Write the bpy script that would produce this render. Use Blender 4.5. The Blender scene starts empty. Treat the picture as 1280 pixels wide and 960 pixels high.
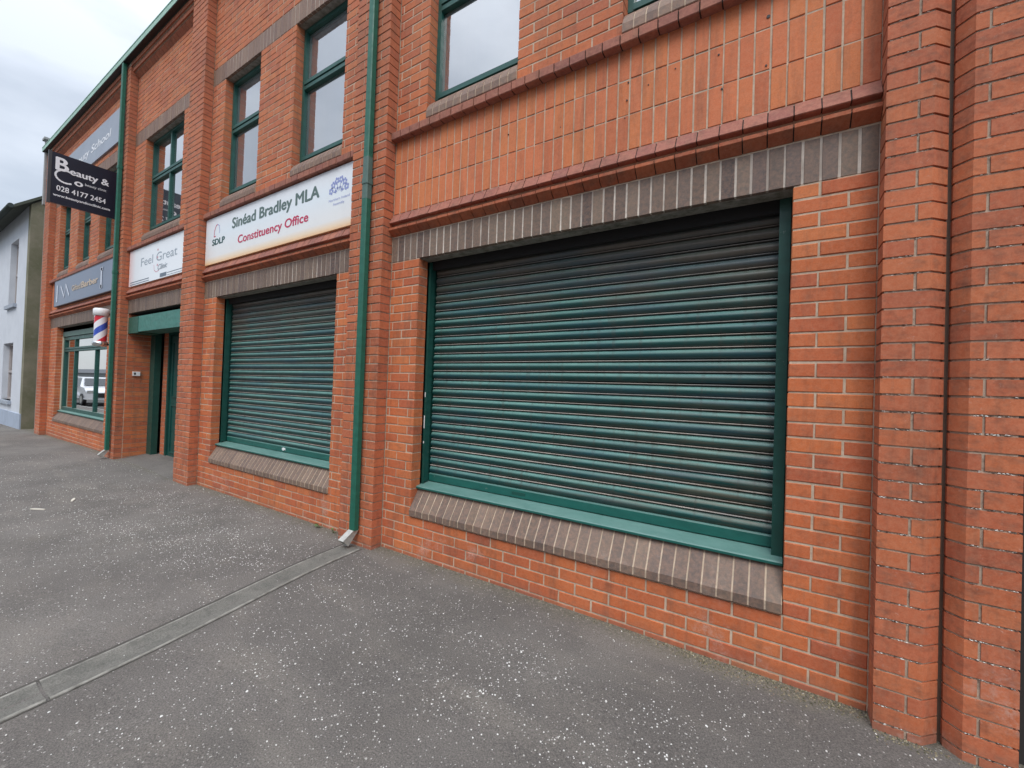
import bpy, math, random
import numpy as np
from mathutils import Matrix, Vector
S = bpy.context.scene
C = S.collection
random.seed(7)
R = math.radians

# ------------------------------------------------------------------ camera
F_PX, PITCH, YAW, ROLL = 523.7, 0.0131, 0.5643, -0.0341
CAM = (2.9165, -2.5433, 1.4204)
def cam_axes():
    cx, sx = math.cos(PITCH), math.sin(PITCH); cy, sy = math.cos(YAW), math.sin(YAW)
    cz, sz = math.cos(ROLL), math.sin(ROLL)
    f = Vector((-sy*cx, cy*cx, sx)); r = Vector((cy, sy, 0)); d = f.cross(r)
    return cz*r+sz*d, -sz*r+cz*d, f
AX = cam_axes()
cd = bpy.data.cameras.new('camera'); cam = bpy.data.objects.new('camera', cd); C.objects.link(cam)
r_, d_, f_ = AX
cam.matrix_world = Matrix(((r_.x, -d_.x, -f_.x, CAM[0]), (r_.y, -d_.y, -f_.y, CAM[1]), (r_.z, -d_.z, -f_.z, CAM[2]), (0, 0, 0, 1)))
cd.sensor_width = 36; cd.lens = 36*F_PX/1280; cd.clip_start = 0.02; cd.clip_end = 2000
S.camera = cam
def project(x, y, z):
    v = Vector((x-CAM[0], y-CAM[1], z-CAM[2])); w = v.dot(AX[2])
    if w < 0.05: return None
    return 640+F_PX*v.dot(AX[0])/w, 480+F_PX*v.dot(AX[1])/w

# ------------------------------------------------------------------ world, sun, exposure
SUN_EL, SUN_AZ = R(52), R(150)
W = bpy.data.worlds.new('World'); S.world = W; W.use_nodes = True
nt = W.node_tree; nt.nodes.clear()
def N(t, **k):
    n = nt.nodes.new(t)
    for a, b in k.items(): setattr(n, a, b)
    return n
out = N('ShaderNodeOutputWorld'); bg1 = N('ShaderNodeBackground'); bg2 = N('ShaderNodeBackground'); add = N('ShaderNodeAddShader')
sky = N('ShaderNodeTexSky', sky_type='NISHITA'); sky.sun_disc = False; sky.sun_elevation = SUN_EL; sky.sun_rotation = SUN_AZ
nt.links.new(sky.outputs[0], bg1.inputs[0]); bg1.inputs[1].default_value = 0.05*.7
tc = N('ShaderNodeTexCoord'); sp = N('ShaderNodeSeparateXYZ'); nt.links.new(tc.outputs['Generated'], sp.inputs[0])
mp = N('ShaderNodeMapping'); mp.inputs['Scale'].default_value = (1, 1, 2.6); nt.links.new(tc.outputs['Generated'], mp.inputs[0])
no = N('ShaderNodeTexNoise'); no.inputs['Scale'].default_value = 3.1; no.inputs['Detail'].default_value = 7; no.inputs['Roughness'].default_value = 0.5
nt.links.new(mp.outputs[0], no.inputs[0])
cl = N('ShaderNodeValToRGB'); cl.color_ramp.elements[0].position = 0.40; cl.color_ramp.elements[0].color = (0.53, 0.575, 0.64, 1)
cl.color_ramp.elements[1].position = 0.60; cl.color_ramp.elements[1].color = (0.71, 0.755, 0.82, 1)
nt.links.new(no.outputs[0], cl.inputs[0])
mx = N('ShaderNodeMath', operation='MAXIMUM'); mx.inputs[1].default_value = 0.0; nt.links.new(sp.outputs[2], mx.inputs[0])
pw = N('ShaderNodeMath', operation='POWER'); pw.inputs[1].default_value = 3.4; nt.links.new(mx.outputs[0], pw.inputs[0])
ma = N('ShaderNodeMath', operation='MULTIPLY_ADD'); ma.inputs[1].default_value = 2.9; ma.inputs[2].default_value = 0.79; nt.links.new(pw.outputs[0], ma.inputs[0])
nt.links.new(cl.outputs[0], bg2.inputs[0]); nt.links.new(ma.outputs[0], bg2.inputs[1])
nt.links.new(bg1.outputs[0], add.inputs[0]); nt.links.new(bg2.outputs[0], add.inputs[1]); nt.links.new(add.outputs[0], out.inputs[0])
sl = bpy.data.lights.new('sun', 'SUN'); sl.energy = 1.5; sl.angle = R(28); sl.color = (1.0, 0.96, 0.9)
so = bpy.data.objects.new('sun', sl); C.objects.link(so)
sd = Vector((math.sin(SUN_AZ)*math.cos(SUN_EL), math.cos(SUN_AZ)*math.cos(SUN_EL), math.sin(SUN_EL)))
so.rotation_euler = sd.to_track_quat('Z', 'Y').to_euler(); so.location = (0, -10, 20)
S.view_settings.view_transform = 'Standard'; S.view_settings.look = 'None'; S.view_settings.exposure = 0.27; S.view_settings.gamma = 1
S.render.engine = 'CYCLES'

# ------------------------------------------------------------------ material helpers
class Mat:
    def __init__(s, name):
        s.m = bpy.data.materials.new(name); s.m.use_nodes = True; s.t = s.m.node_tree
        s.b = s.t.nodes['Principled BSDF']; s.geo = None
    def n(s, t, **k):
        x = s.t.nodes.new(t)
        for a, b in k.items(): setattr(x, a, b)
        return x
    def l(s, a, b): s.t.links.new(a, b)
    def pos(s):
        if not s.geo: s.geo = s.n('ShaderNodeNewGeometry')
        return s.geo.outputs['Position']
    def noise(s, scale, detail=4, rough=.55, src=None, mscale=None):
        x = s.n('ShaderNodeTexNoise'); x.inputs['Scale'].default_value = scale; x.inputs['Detail'].default_value = detail; x.inputs['Roughness'].default_value = rough
        v = src or s.pos()
        if mscale:
            m = s.n('ShaderNodeMapping'); m.inputs['Scale'].default_value = mscale; s.l(v, m.inputs[0]); v = m.outputs[0]
        s.l(v, x.inputs['Vector']); return x.outputs['Fac']
    def ramp(s, fac, stops, const=False):
        x = s.n('ShaderNodeValToRGB'); e = x.color_ramp.elements
        if const: x.color_ramp.interpolation = 'CONSTANT'
        while len(e) < len(stops): e.new(0.5)
        for q, (p, c) in zip(e, stops):
            q.position = p; q.color = (*c, 1) if len(c) == 3 else c
        s.l(fac, x.inputs[0]); return x.outputs[0]
    def fr(s, fac, a, b):
        x = s.n('ShaderNodeMapRange'); s.l(fac, x.inputs['Value']); x.inputs['From Min'].default_value = a; x.inputs['From Max'].default_value = b
        return x.outputs[0]
    def mix(s, fac, a, b, mode='MIX'):
        x = s.n('ShaderNodeMix', data_type='RGBA', blend_type=mode)
        for i, v in ((0, fac), (6, a), (7, b)):
            if isinstance(v, (int, float)): x.inputs[i].default_value = v
            elif isinstance(v, tuple): x.inputs[i].default_value = (*v, 1)
            else: s.l(v, x.inputs[i])
        return x.outputs[2]
    def math(s, op, a, b=0.0):
        x = s.n('ShaderNodeMath', operation=op)
        for i, v in ((0, a), (1, b)):
            if isinstance(v, (int, float)): x.inputs[i].default_value = v
            else: s.l(v, x.inputs[i])
        return x.outputs[0]
    def color(s, c):
        if isinstance(c, tuple): s.b.inputs['Base Color'].default_value = (*c, 1)
        else: s.l(c, s.b.inputs['Base Color'])
        return s
    def rough(s, v):
        if isinstance(v, (int, float)): s.b.inputs['Roughness'].default_value = v
        else: s.l(v, s.b.inputs['Roughness'])
        return s
    def bump(s, h, strength=.3, dist=.002):
        x = s.n('ShaderNodeBump'); x.inputs['Strength'].default_value = strength; x.inputs['Distance'].default_value = dist
        s.l(h, x.inputs['Height']); s.l(x.outputs[0], s.b.inputs['Normal']); return s
    def rand(s):
        g = s.geo or s.n('ShaderNodeNewGeometry'); s.geo = g
        o = s.n('ShaderNodeObjectInfo')
        return s.math('FRACT', s.math('ADD', g.outputs['Random Per Island'], o.outputs['Random']))
    def zz(s):
        x = s.n('ShaderNodeSeparateXYZ'); s.l(s.pos(), x.inputs[0]); return x.outputs

def brick_mat(name, stops, dirt=.5, dark=(.10, .055, .04), white=.35, rough=.8, pink=.12):
    m = Mat(name); r = m.rand()
    c = m.ramp(r, stops)
    r2 = m.math('FRACT', m.math('MULTIPLY', r, 17.31))
    c = m.mix(1.0, c, m.ramp(r2, [(0, (.93, .92, .93)), (1, (1.0, 1.0, .99))]), 'MULTIPLY')
    fine = m.noise(160, 3, .7); c = m.mix(.28, c, m.ramp(fine, [(.3, (.25, .2, .18)), (.7, (1, 1, 1))]), 'MULTIPLY')
    blot = m.noise(14, 5, .6, mscale=(1, 1, 1.7)); c = m.mix(m.math('MULTIPLY', m.fr(blot, .52, .72), dirt), c, dark)
    pk = m.noise(11, 4, .6); c = m.mix(m.math('MULTIPLY', m.fr(pk, .42, .62), pink), c, m.mix(1.0, c, (.86, 1.18, 1.45), 'MULTIPLY'))
    big = m.noise(1.3, 4, .6); c = m.mix(m.math('MULTIPLY', m.fr(big, .42, .62), .55), c, m.mix(1.0, c, (.74, .74, .80), 'MULTIPLY'))
    strk = m.noise(5, 5, .65, mscale=(2.2, 2.2, .28)); c = m.mix(m.math('MULTIPLY', m.fr(strk, .50, .68), .42), c, dark)
    hi = m.fr(m.math('ADD', m.zz()[2], m.math('MULTIPLY', m.noise(2, 4), .8)), 3.6, 4.6); c = m.mix(m.math('MULTIPLY', hi, .24), c, (.30, .15, .10))
    wr = m.fr(m.noise(45, 5, .75), .40, .60); c = m.mix(m.math('MULTIPLY', wr, .14), c, (.70, .36, .22))
    efl = m.noise(38, 6, .75); c = m.mix(m.math('MULTIPLY', m.fr(efl, .62, .78), white), c, (.62, .5, .43))
    # splash dirt just above the pavement (a stain with its own ragged edge)
    z = m.zz()[2]; zn = m.math('ADD', z, m.math('MULTIPLY', m.noise(7, 4), .16))
    c = m.mix(m.math('MULTIPLY', m.fr(zn, .16, .04), .55), c, (.20, .125, .10))
    sb = m.math('MULTIPLY', m.fr(m.noise(3.2, 5, .7), .56, .70), m.math('MULTIPLY', m.fr(z, .55, .2), m.fr(m.noise(60, 4, .8), .40, .62)))
    c = m.mix(m.math('MULTIPLY', sb, .55), c, (.62, .50, .44))
    m.color(c).rough(rough); m.bump(m.math('ADD', m.noise(120, 5, .7), m.math('MULTIPLY', m.noise(22, 3), .8)), .55, .0018)
    m.b.inputs['Specular IOR Level'].default_value = .35
    return m.m

M = {}
M['brick'] = brick_mat('orange_brick', [(0, (.60, .150, .050)), (.22, (.66, .180, .058)), (.45, (.56, .135, .052)), (.66, (.68, .205, .068)), (.85, (.57, .14, .054)), (1, (.50, .12, .052))], .34)
M['pier'] = brick_mat('red_pier_brick', [(0, (.54, .145, .060)), (.3, (.60, .175, .070)), (.6, (.50, .13, .060)), (.85, (.58, .165, .074)), (1, (.45, .118, .057))], .5, white=.5)
M['panel'] = brick_mat('panel_brick', [(0, (.66, .195, .070)), (.3, (.71, .225, .082)), (.6, (.64, .18, .074)), (.85, (.71, .21, .088)), (1, (.58, .155, .066))], .18)
M['ledge'] = brick_mat('ledge_brick', [(0, (.32, .115, .085)), (.4, (.40, .145, .10)), (.7, (.30, .11, .09)), (1, (.44, .165, .105))], .45, white=.45)
M['corb'] = brick_mat('corbel_brick', [(0, (.42, .10, .045)), (.5, (.48, .13, .055)), (1, (.34, .085, .042))], .5)
M['grey'] = brick_mat('grey_engineering_brick', [(0, (.12, .092, .075)), (.2, (.20, .155, .12)), (.45, (.14, .11, .098)), (.7, (.225, .178, .135)), (.85, (.165, .13, .105)), (1, (.095, .076, .07))], .5, dark=(.13, .105, .095), white=.3, rough=.6, pink=0)
M['sillb'] = brick_mat('taupe_sill_brick', [(0, (.17, .13, .10)), (.3, (.235, .178, .138)), (.55, (.155, .118, .098)), (.8, (.215, .165, .128)), (1, (.13, .10, .085))], .5, dark=(.14, .11, .10), white=.3, rough=.6, pink=0)

def mortar_mat(name, base, dark, amt, speck=.3, lo=.12):
    m = Mat(name)
    c = m.mix(m.fr(m.noise(9, 5, .7), .38, .62), base, tuple(v*.72 for v in base))
    c = m.mix(m.math('MULTIPLY', m.fr(m.noise(30, 5, .8), .5, .66), amt), c, dark)
    c = m.mix(m.math('MULTIPLY', m.fr(m.noise(75, 4, .8), .6, .7), speck), c, (.78, .74, .68))
    c = m.mix(m.math('MULTIPLY', m.fr(m.noise(1.3, 4, .6), .46, .58), lo), c, dark)
    m.color(c).rough(.95).bump(m.noise(260, 4, .7), .7, .0025); return m.m
M['mortar'] = mortar_mat('buff_mortar', (.60, .475, .355), (.30, .215, .155), .5)
M['mortar_old'] = mortar_mat('weathered_mortar', (.54, .43, .33), (.13, .09, .07), .75, .7)

def plain(name, col, rough=.6, nscale=8, amt=.25, dark=None, metal=0, bump=0, spec=.5):
    m = Mat(name); dark = dark or tuple(v*.55 for v in col)
    c = m.mix(m.math('MULTIPLY', m.fr(m.noise(nscale, 5, .65), .4, .7), amt), col, dark)
    m.color(c).rough(rough); m.b.inputs['Metallic'].default_value = metal; m.b.inputs['Specular IOR Level'].default_value = spec
    if bump: m.bump(m.noise(nscale*14, 4, .7), bump, .002)
    return m.m

def paint_green(name, col, dust_sheen_col=(.42, .42, .36), dust_sheen=.45, chips=.0, rough=.38, grime_shade_top=None):
    m = Mat(name)
    c = m.mix(m.math('MULTIPLY', m.fr(m.noise(6, 4, .6, mscale=(1, 1, 3)), .4, .65), .5), col, tuple(v*.6 for v in col))
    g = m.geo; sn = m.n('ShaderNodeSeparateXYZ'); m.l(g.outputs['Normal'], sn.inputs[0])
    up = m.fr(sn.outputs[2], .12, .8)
    dn = m.math('MULTIPLY', up, m.math('MULTIPLY', m.math('ADD', m.noise(5, 6, .7, mscale=(.6, 1, 6)), .25), dust_sheen*1.3))
    c = m.mix(dn, c, dust_sheen_col)  # upward faces paler: dust plus sky highlight painted into the colour
    if grime_shade_top:
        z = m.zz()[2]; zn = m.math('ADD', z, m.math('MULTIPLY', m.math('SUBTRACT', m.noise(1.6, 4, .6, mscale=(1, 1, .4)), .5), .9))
        c = m.mix(m.math('MULTIPLY', m.fr(zn, *grime_shade_top), .82), c, (.105, .082, .066))  # darker towards the top: dirt plus lintel shade put into the colour
        low = m.fr(m.math('ADD', m.zz()[0], m.math('MULTIPLY', z, -1.5)), -.3, 1.7)
        st = m.fr(m.noise(9, 5, .6, mscale=(.35, 1, 5)), .42, .62)
        c = m.mix(m.math('MULTIPLY', m.math('MULTIPLY', low, st), .7), c, (.12, .095, .065))
        run = m.noise(11, 5, .7, mscale=(2.5, 1, .22)); c = m.mix(m.math('MULTIPLY', m.fr(run, .52, .66), .45), c, (.055, .055, .042))
        blu = m.fr(m.noise(3, 3, .5, mscale=(.5, 1, 6)), .45, .7)
        c = m.mix(m.math('MULTIPLY', blu, .45), c, (.015, .07, .11))
    if chips:
        c = m.mix(m.math('MULTIPLY', m.fr(m.noise(22, 5, .8), .66, .70), chips), c, (.55, .56, .52))
    m.color(c).rough(m.ramp(m.noise(20, 4), [(.3, (rough,)*3), (.7, (min(1, rough+.2),)*3)]))
    m.bump(m.noise(90, 3), .12, .001)
    return m.m
M['slat'] = paint_green('shutter_green', (.006, .055, .050), dust_sheen_col=(.16, .34, .30), dust_sheen=.9, grime_shade_top=(1.95, 2.36), rough=.33)
M['bead'] = paint_green('shutter_bead', (.22, .20, .18), dust_sheen_col=(.58, .50, .44), dust_sheen=.8, rough=.5, grime_shade_top=(2.1, 2.5))
M['rail'] = paint_green('rail_green', (.012, .115, .095), dust_sheen_col=(.20, .34, .31), dust_sheen=.6, chips=.5, rough=.33)
M['guide'] = paint_green('guide_green', (.009, .072, .058), dust_sheen=.2, chips=.3, rough=.35)
M['pipe'] = paint_green('downpipe_green', (.012, .125, .083), dust_sheen=.1, chips=.12, rough=.42)
M['frame'] = paint_green('window_frame_green', (.014, .09, .075), dust_sheen=.3, rough=.35)
M['door'] = paint_green('door_green', (.008, .075, .065), dust_sheen=.1, rough=.3)
M['canopy'] = paint_green('canopy_green', (.05, .20, .165), dust_sheen=.3, rough=.45)
M['canopyd'] = paint_green('canopy_end_green', (.02, .10, .07), dust_sheen=.2, rough=.45)
M['gutter'] = paint_green('gutter_mint', (.33, .52, .43), dust_sheen_col=(.5, .6, .55), dust_sheen=.5, rough=.5)
M['greypaint'] = plain('faded_pipe_grey', (.085, .155, .135), .6, 14, .5)
M['dark'] = plain('dark_void', (.012, .012, .013), .9)
M['steel'] = plain('weathered_steel_lintel', (.28, .265, .235), .55, 18, .9, dark=(.07, .065, .045))
M['white'] = plain('white_plastic', (.78, .79, .80), .4, 5, .08)
M['liner'] = plain('window_lining', (.80, .82, .84), .6, 3, .1)
M['metal'] = plain('galvanised_shoe', (.55, .54, .50), .5, 30, .7, metal=.35)
M['chrome'] = plain('chrome_cap', (.7, .72, .72), .16, 30, .1, metal=.9)
M['sealant'] = plain('brown_sealant', (.13, .085, .06), .7, 20, .4)
M['black'] = plain('black', (.01, .01, .012), .5)
M['conc'] = None
def glass_mat():
    m = Mat('window_glass'); m.t.nodes.remove(m.b); o = m.t.nodes['Material Output']
    tr = m.n('ShaderNodeBsdfTransparent'); tr.inputs[0].default_value = (.95, .97, .98, 1); gl = m.n('ShaderNodeBsdfGlossy'); gl.inputs['Roughness'].default_value = .015
    fr = m.n('ShaderNodeFresnel'); fr.inputs[0].default_value = 1.62
    ad = m.math('MINIMUM', m.math('MAXIMUM', m.math('MULTIPLY', fr.outputs[0], 3.6), .58), .96); mixs = m.n('ShaderNodeMixShader')
    m.l(ad, mixs.inputs[0]); m.l(tr.outputs[0], mixs.inputs[1]); m.l(gl.outputs[0], mixs.inputs[2]); m.l(mixs.outputs[0], o.inputs[0])
    return m.m
M['glass'] = glass_mat()
m = Mat('net_curtain'); w = m.n('ShaderNodeTexWave'); w.inputs['Scale'].default_value = .8; w.inputs['Distortion'].default_value = 6; m.l(m.pos(), w.inputs[0])
m.color(m.mix(w.outputs[1], (.86, .91, .96), (.92, .94, .96))).rough(.9); M['net'] = m.m

def asphalt(name, base, flecks=True):
    m = Mat(name)
    c = m.mix(m.fr(m.noise(1.1, 6, .65), .40, .60), base, tuple(v*.74 for v in base))
    c = m.mix(m.math('MULTIPLY', m.fr(m.noise(3.5, 5, .65), .5, .75), .35), c, (base[0]*1.22, base[1]*1.16, base[2]*1.08))
    c = m.mix(m.math('MULTIPLY', m.fr(m.noise(.45, 3, .5), .47, .56), .40), c, (base[0]*.74, base[1]*.73, base[2]*.74))
    tr = m.noise(1.7, 4, .6, mscale=(.35, 1.6, 1)); c = m.mix(m.math('MULTIPLY', m.fr(tr, .54, .68), .35), c, (base[0]*1.35, base[1]*1.32, base[2]*1.24))
    gv = m.n('ShaderNodeTexVoronoi'); gv.inputs['Scale'].default_value = 5.5; m.l(m.pos(), gv.inputs['Vector'])
    gs = m.n('ShaderNodeSeparateColor'); m.l(gv.outputs['Color'], gs.inputs[0])
    gum = m.math('MULTIPLY', m.math('GREATER_THAN', gs.outputs[1], .72), m.fr(m.math('ADD', gv.outputs['Distance'], m.math('MULTIPLY', m.noise(60, 3), .05)), .115, .09))
    c = m.mix(m.math('MULTIPLY', gum, .5), c, m.mix(m.math('GREATER_THAN', gs.outputs[2], .5), (.05, .047, .045), (.24, .23, .21)))
    g = m.noise(150, 4, .75); c = m.mix(.75, c, m.ramp(g, [(.34, (.42, .41, .40)), (.5, (.95, .94, .93)), (.66, (1.6, 1.57, 1.52))]), 'MULTIPLY')
    if flecks:
        v = m.n('ShaderNodeTexVoronoi'); v.inputs['Scale'].default_value = 95; v.inputs['Randomness'].default_value = 1; m.l(m.pos(), v.inputs['Vector'])
        sc = m.n('ShaderNodeSeparateColor'); m.l(v.outputs['Color'], sc.inputs[0])
        pick = m.math('GREATER_THAN', m.math('ADD', sc.outputs[0], m.math('MULTIPLY', m.fr(m.noise(1.1, 4, .6), .42, .66), .05)), .955)
        near = m.math('LESS_THAN', v.outputs['Distance'], .34)
        c = m.mix(m.math('MULTIPLY', m.math('MULTIPLY', pick, near), .65), c, (.52, .50, .47))
        # ragged strip of grit and moss along the foot of the wall
        y = m.zz()[1]; yn = m.math('ADD', y, m.math('MULTIPLY', m.noise(6, 5, .7), .30))
        c = m.mix(m.math('MULTIPLY', m.fr(yn, -.02, .14), .75), c, m.ramp(m.noise(60, 4, .7), [(.35, (.07, .068, .045)), (.55, (.16, .145, .11)), (.72, (.36, .33, .26))]))
    m.color(c).rough(.9); m.bump(m.math('ADD', m.math('MULTIPLY', m.noise(210, 4, .75), .7), m.math('MULTIPLY', m.noise(55, 3, .6), .9)), 1.0, .006)
    m.b.inputs['Specular IOR Level'].default_value = .3
    return m.m
# ------------------------------------------------------------------ mesh helpers
class MB:
    def __init__(s): s.v = []; s.f = []; s.mi = []; s.sm = []
    def face(s, idx, mi=0, sm=False): s.f.append(idx); s.mi.append(mi); s.sm.append(sm)
    def poly(s, pts, mi=0):
        b = len(s.v); s.v += [tuple(p) for p in pts]; s.face(tuple(range(b, b+len(pts))), mi)
    def box(s, x0, x1, y0, y1, z0, z1, mi=0):
        b = len(s.v); s.v += [(x0, y0, z0), (x1, y0, z0), (x1, y1, z0), (x0, y1, z0), (x0, y0, z1), (x1, y0, z1), (x1, y1, z1), (x0, y1, z1)]
        for q in ((0, 3, 2, 1), (4, 5, 6, 7), (0, 1, 5, 4), (1, 2, 6, 5), (2, 3, 7, 6), (3, 0, 4, 7)): s.face(tuple(b+i for i in q), mi)
    def brick(s, x0, x1, y0, y1, z0, z1, mi=0, c=.0022, j=0.0):
        # box with its front (-Y) arrises taken off; j = random offsets
        if j:
            d = lambda: random.uniform(-j, j)
            y0 += d()*1.2; z0 += d(); z1 += d(); x0 += d(); x1 += d()
            t1, t2 = d()*.8, d()*.8
        else: t1 = t2 = 0
        b = len(s.v)
        s.v += [(x0, y1, z0), (x1, y1, z0), (x1, y1, z1), (x0, y1, z1),
                (x0, y0+c+t1, z0), (x1, y0+c+t2, z0), (x1, y0+c+t2, z1), (x0, y0+c+t1, z1),
                (x0+c, y0+t1, z0+c), (x1-c, y0+t2, z0+c), (x1-c, y0+t2, z1-c), (x0+c, y0+t1, z1-c)]
        for q in ((8, 9, 10, 11), (4, 5, 9, 8), (5, 6, 10, 9), (6, 7, 11, 10), (7, 4, 8, 11), (0, 1, 5, 4), (1, 2, 6, 5), (2, 3, 7, 6), (3, 0, 4, 7)): s.face(tuple(b+i for i in q), mi)
    def prism_z(s, pts, z0, z1, mi=0):       # pts: xy polygon, counter clockwise seen from above
        b = len(s.v); n = len(pts)
        s.v += [(x, y, z0) for x, y in pts]+[(x, y, z1) for x, y in pts]
        s.face(tuple(b+i for i in reversed(range(n))), mi); s.face(tuple(b+n+i for i in range(n)), mi)
        for i in range(n): k = (i+1) % n; s.face((b+i, b+k, b+n+k, b+n+i), mi)
    def prism_x(s, prof, x0, x1, mi=0, sm=False, caps=True, closed=True):   # prof: yz polygon
        b = len(s.v); n = len(prof)
        s.v += [(x0, y, z) for y, z in prof]+[(x1, y, z) for y, z in prof]
        if caps: s.face(tuple(b+i for i in range(n)), mi); s.face(tuple(b+n+i for i in reversed(range(n))), mi)
        for i in range(n if closed else n-1): k = (i+1) % n; s.face((b+i, b+n+i, b+n+k, b+k), mi, sm)
    def tube(s, p0, p1, r, n=10, mi=0, r2=None, caps=True):
        p0, p1 = Vector(p0), Vector(p1); a = (p1-p0).normalized(); u = a.orthogonal().normalized(); w = a.cross(u); b = len(s.v); r2 = r if r2 is None else r2
        for p, rr in ((p0, r), (p1, r2)):
            for i in range(n): t = 2*math.pi*i/n; s.v.append(tuple(p+u*rr*math.cos(t)+w*rr*math.sin(t)))
        for i in range(n): k = (i+1) % n; s.face((b+i, b+k, b+n+k, b+n+i), mi, True)
        if caps: s.face(tuple(b+i for i in reversed(range(n))), mi); s.face(tuple(b+n+i for i in range(n)), mi)
    def lathe(s, prof, cx=0, cy=0, n=24, mi=0):     # prof: (r,z)
        b = len(s.v)
        for r, z in prof:
            for i in range(n): t = 2*math.pi*i/n; s.v.append((cx+r*math.cos(t), cy+r*math.sin(t), z))
        for j in range(len(prof)-1):
            for i in range(n): k = (i+1) % n; s.face((b+j*n+i, b+j*n+k, b+(j+1)*n+k, b+(j+1)*n+i), mi, True)
    def build(s, name, mats, parent=None, **props):
        me = bpy.data.meshes.new(name); me.from_pydata(s.v, [], s.f)
        for m in (mats if isinstance(mats, (list, tuple)) else [mats]): me.materials.append(m)
        me.polygons.foreach_set('material_index', s.mi); me.polygons.foreach_set('use_smooth', s.sm); me.update()
        return link(name, me, parent, **props)
def link(name, me, parent=None, loc=(0, 0, 0), **props):
    o = bpy.data.objects.new(name, me); C.objects.link(o); o.location = loc
    if parent:
        o.parent = parent
        if parent.location.length and not props.pop('local', False):
            base = Vector(parent.location)
            if parent.parent: base += parent.parent.location
            o.location = Vector(loc)-base
    props.pop('local', None)
    for k, v in props.items(): o[k] = v
    return o
def thing(name, label, cat, loc=(0, 0, 0), group=None):
    o = bpy.data.objects.new(name, None); C.objects.link(o); o.location = loc; o['label'] = label; o['category'] = cat
    if group: o['group'] = group
    return o

# ------------------------------------------------------------------ building levels (metres)
ZL = 2.505                                  # underside of the shop lintels
def zc(i): return ZL+.075*i
UZ = 3.68                                   # first course above the string course
LT = 5.405                                  # underside of the upper lintels
CORN = 6.605; TOP = 6.83; PD = .1125
BAYS = {'A': (0, 3.3), 'B': (-3.675, -.45), 'C': (-6.6, -4.125), 'D': (-11.85, -7.05)}
PIERS = [(-.45, 0), (-4.125, -3.675), (-7.05, -6.6), (-12.3, -11.85)]
OPEN = {'A': (.3375, 2.9625, .33, ZL), 'B': (-3.3375, -.7875, .33, ZL), 'C': (-6.6, -4.125, -.2, ZL), 'D': (-11.25, -7.65, .33, ZL)}
WINS = {'A': [(.36, 1.26), (2.04, 2.94)], 'B': [(-3.3375, -2.4375), (-1.6875, -.7875)], 'C': [(-6.11, -4.61)], 'D': [(-11.45, -10.55), (-9.92, -9.03), (-8.45, -7.55)]}
WZ0, WZ1 = UZ, LT

bld = thing('brick_building', 'two storey orange and red brick building with brick piers, green roller shutters and upstairs windows', 'building')

# --- every ordinary brick is collected first, then the 300 that show largest become objects
BR = []      # (x0,x1,y0,y1,z0,z1,matindex)
def fill_course(xa, xb, z0, z1, phase, y0, y1, holes, mi):
    segs = [(xa, xb)]
    for (hx0, hx1, hz0, hz1) in holes:
        if hz0 < z1-.02 and hz1 > z0+.02:
            ns = []
            for a, b in segs:
                if hx1 <= a or hx0 >= b: ns.append((a, b)); continue
                if hx0 > a: ns.append((a, hx0))
                if hx1 < b: ns.append((hx1, b))
            segs = ns
    for a, b in segs:
        k = math.floor((a-phase)/.225); x = phase+k*.225
        cuts = [a]
        while x < b:
            if x > a+.03 and x < b-.03: cuts.append(x)
            x += .225
        cuts.append(b)
        for p, q in zip(cuts, cuts[1:]):
            BR.append((p+.005 if p > a+1e-6 else p+.0005, q-.005 if q < b-1e-6 else q-.0005, y0, y1, z0+.005, z1-.005, mi))
for key, (xa, xb) in BAYS.items():
    holes = [OPEN[key]]+[(a, b, WZ0, WZ1) for a, b in WINS[key]]
    for i in range(-34, 0):
        ph = 3.075 if i % 2 else 3.1875
        fill_course(xa+.003, xb-.003, zc(i), zc(i+1), ph, 0, .1025, holes, 0)
    n = round((CORN-UZ)/.075)
    for i in range(n):
        z = UZ+.075*i
        if LT-.01 < z < LT+.22: continue
        fill_course(xa+.003, xb-.003, z, z+.075, 3.075 if i % 2 else 3.1875, 0, .1025, holes, 0)
for xa, xb in PIERS:
    for i in range(-34, 58):
        if zc(i+1) > TOP+.01: break
        cuts = (0, .225, .45) if i % 2 else (0, .1125, .3375, .45)
        for p, q in zip(cuts, cuts[1:]):
            BR.append((xa+p+(.005 if p else 0), xa+q-(.005 if q < .45 else 0), -PD, -.004, zc(i)+.005, zc(i+1)-.005, 1))
def px_area(b):
    P = [project(x, b[2], z) for x in (b[0], b[1]) for z in (b[4], b[5])]
    if None in P: return 0
    if all(not (0 < p[0] < 1280 and 0 < p[1] < 960) for p in P): return 0
    return abs(P[2][0]-P[0][0])*abs(P[1][1]-P[0][1])
# special canted bricks of the right hand pier pair
CANT = []
for i in range(-34, 58):
    z0, z1 = zc(i)+.005, zc(i+1)-.005
    if zc(i+1) > TOP+.01: break
    c0 = [(3.457, -PD), (3.515, -.055), (3.515, .10)]
    if i % 2:
        CANT.append(([(3.3, -PD)]+c0+[(3.3, .10)], z0, z1))
    else:
        CANT.append(([(3.3, -PD), (3.402, -PD), (3.402, .10), (3.3, .10)], z0, z1))
        CANT.append(([(3.412, -PD)]+c0+[(3.412, .10)], z0, z1))
    d0 = [(3.530, .10), (3.530, -.062), (3.575, -PD)]
    if i % 2: CANT.append((d0+[(3.728, -PD), (3.728, .10)], z0, z1))
    else:
        CANT.append((d0+[(3.614, -PD), (3.614, .10)], z0, z1))
        CANT.append(([(3.624, -PD), (3.728, -PD), (3.728, .10), (3.624, .10)], z0, z1))
def px_area_c(c):
    xs = [p[0] for p in c[0]]; return px_area((min(xs), max(xs), -PD, 0, c[1], c[2]))
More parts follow.
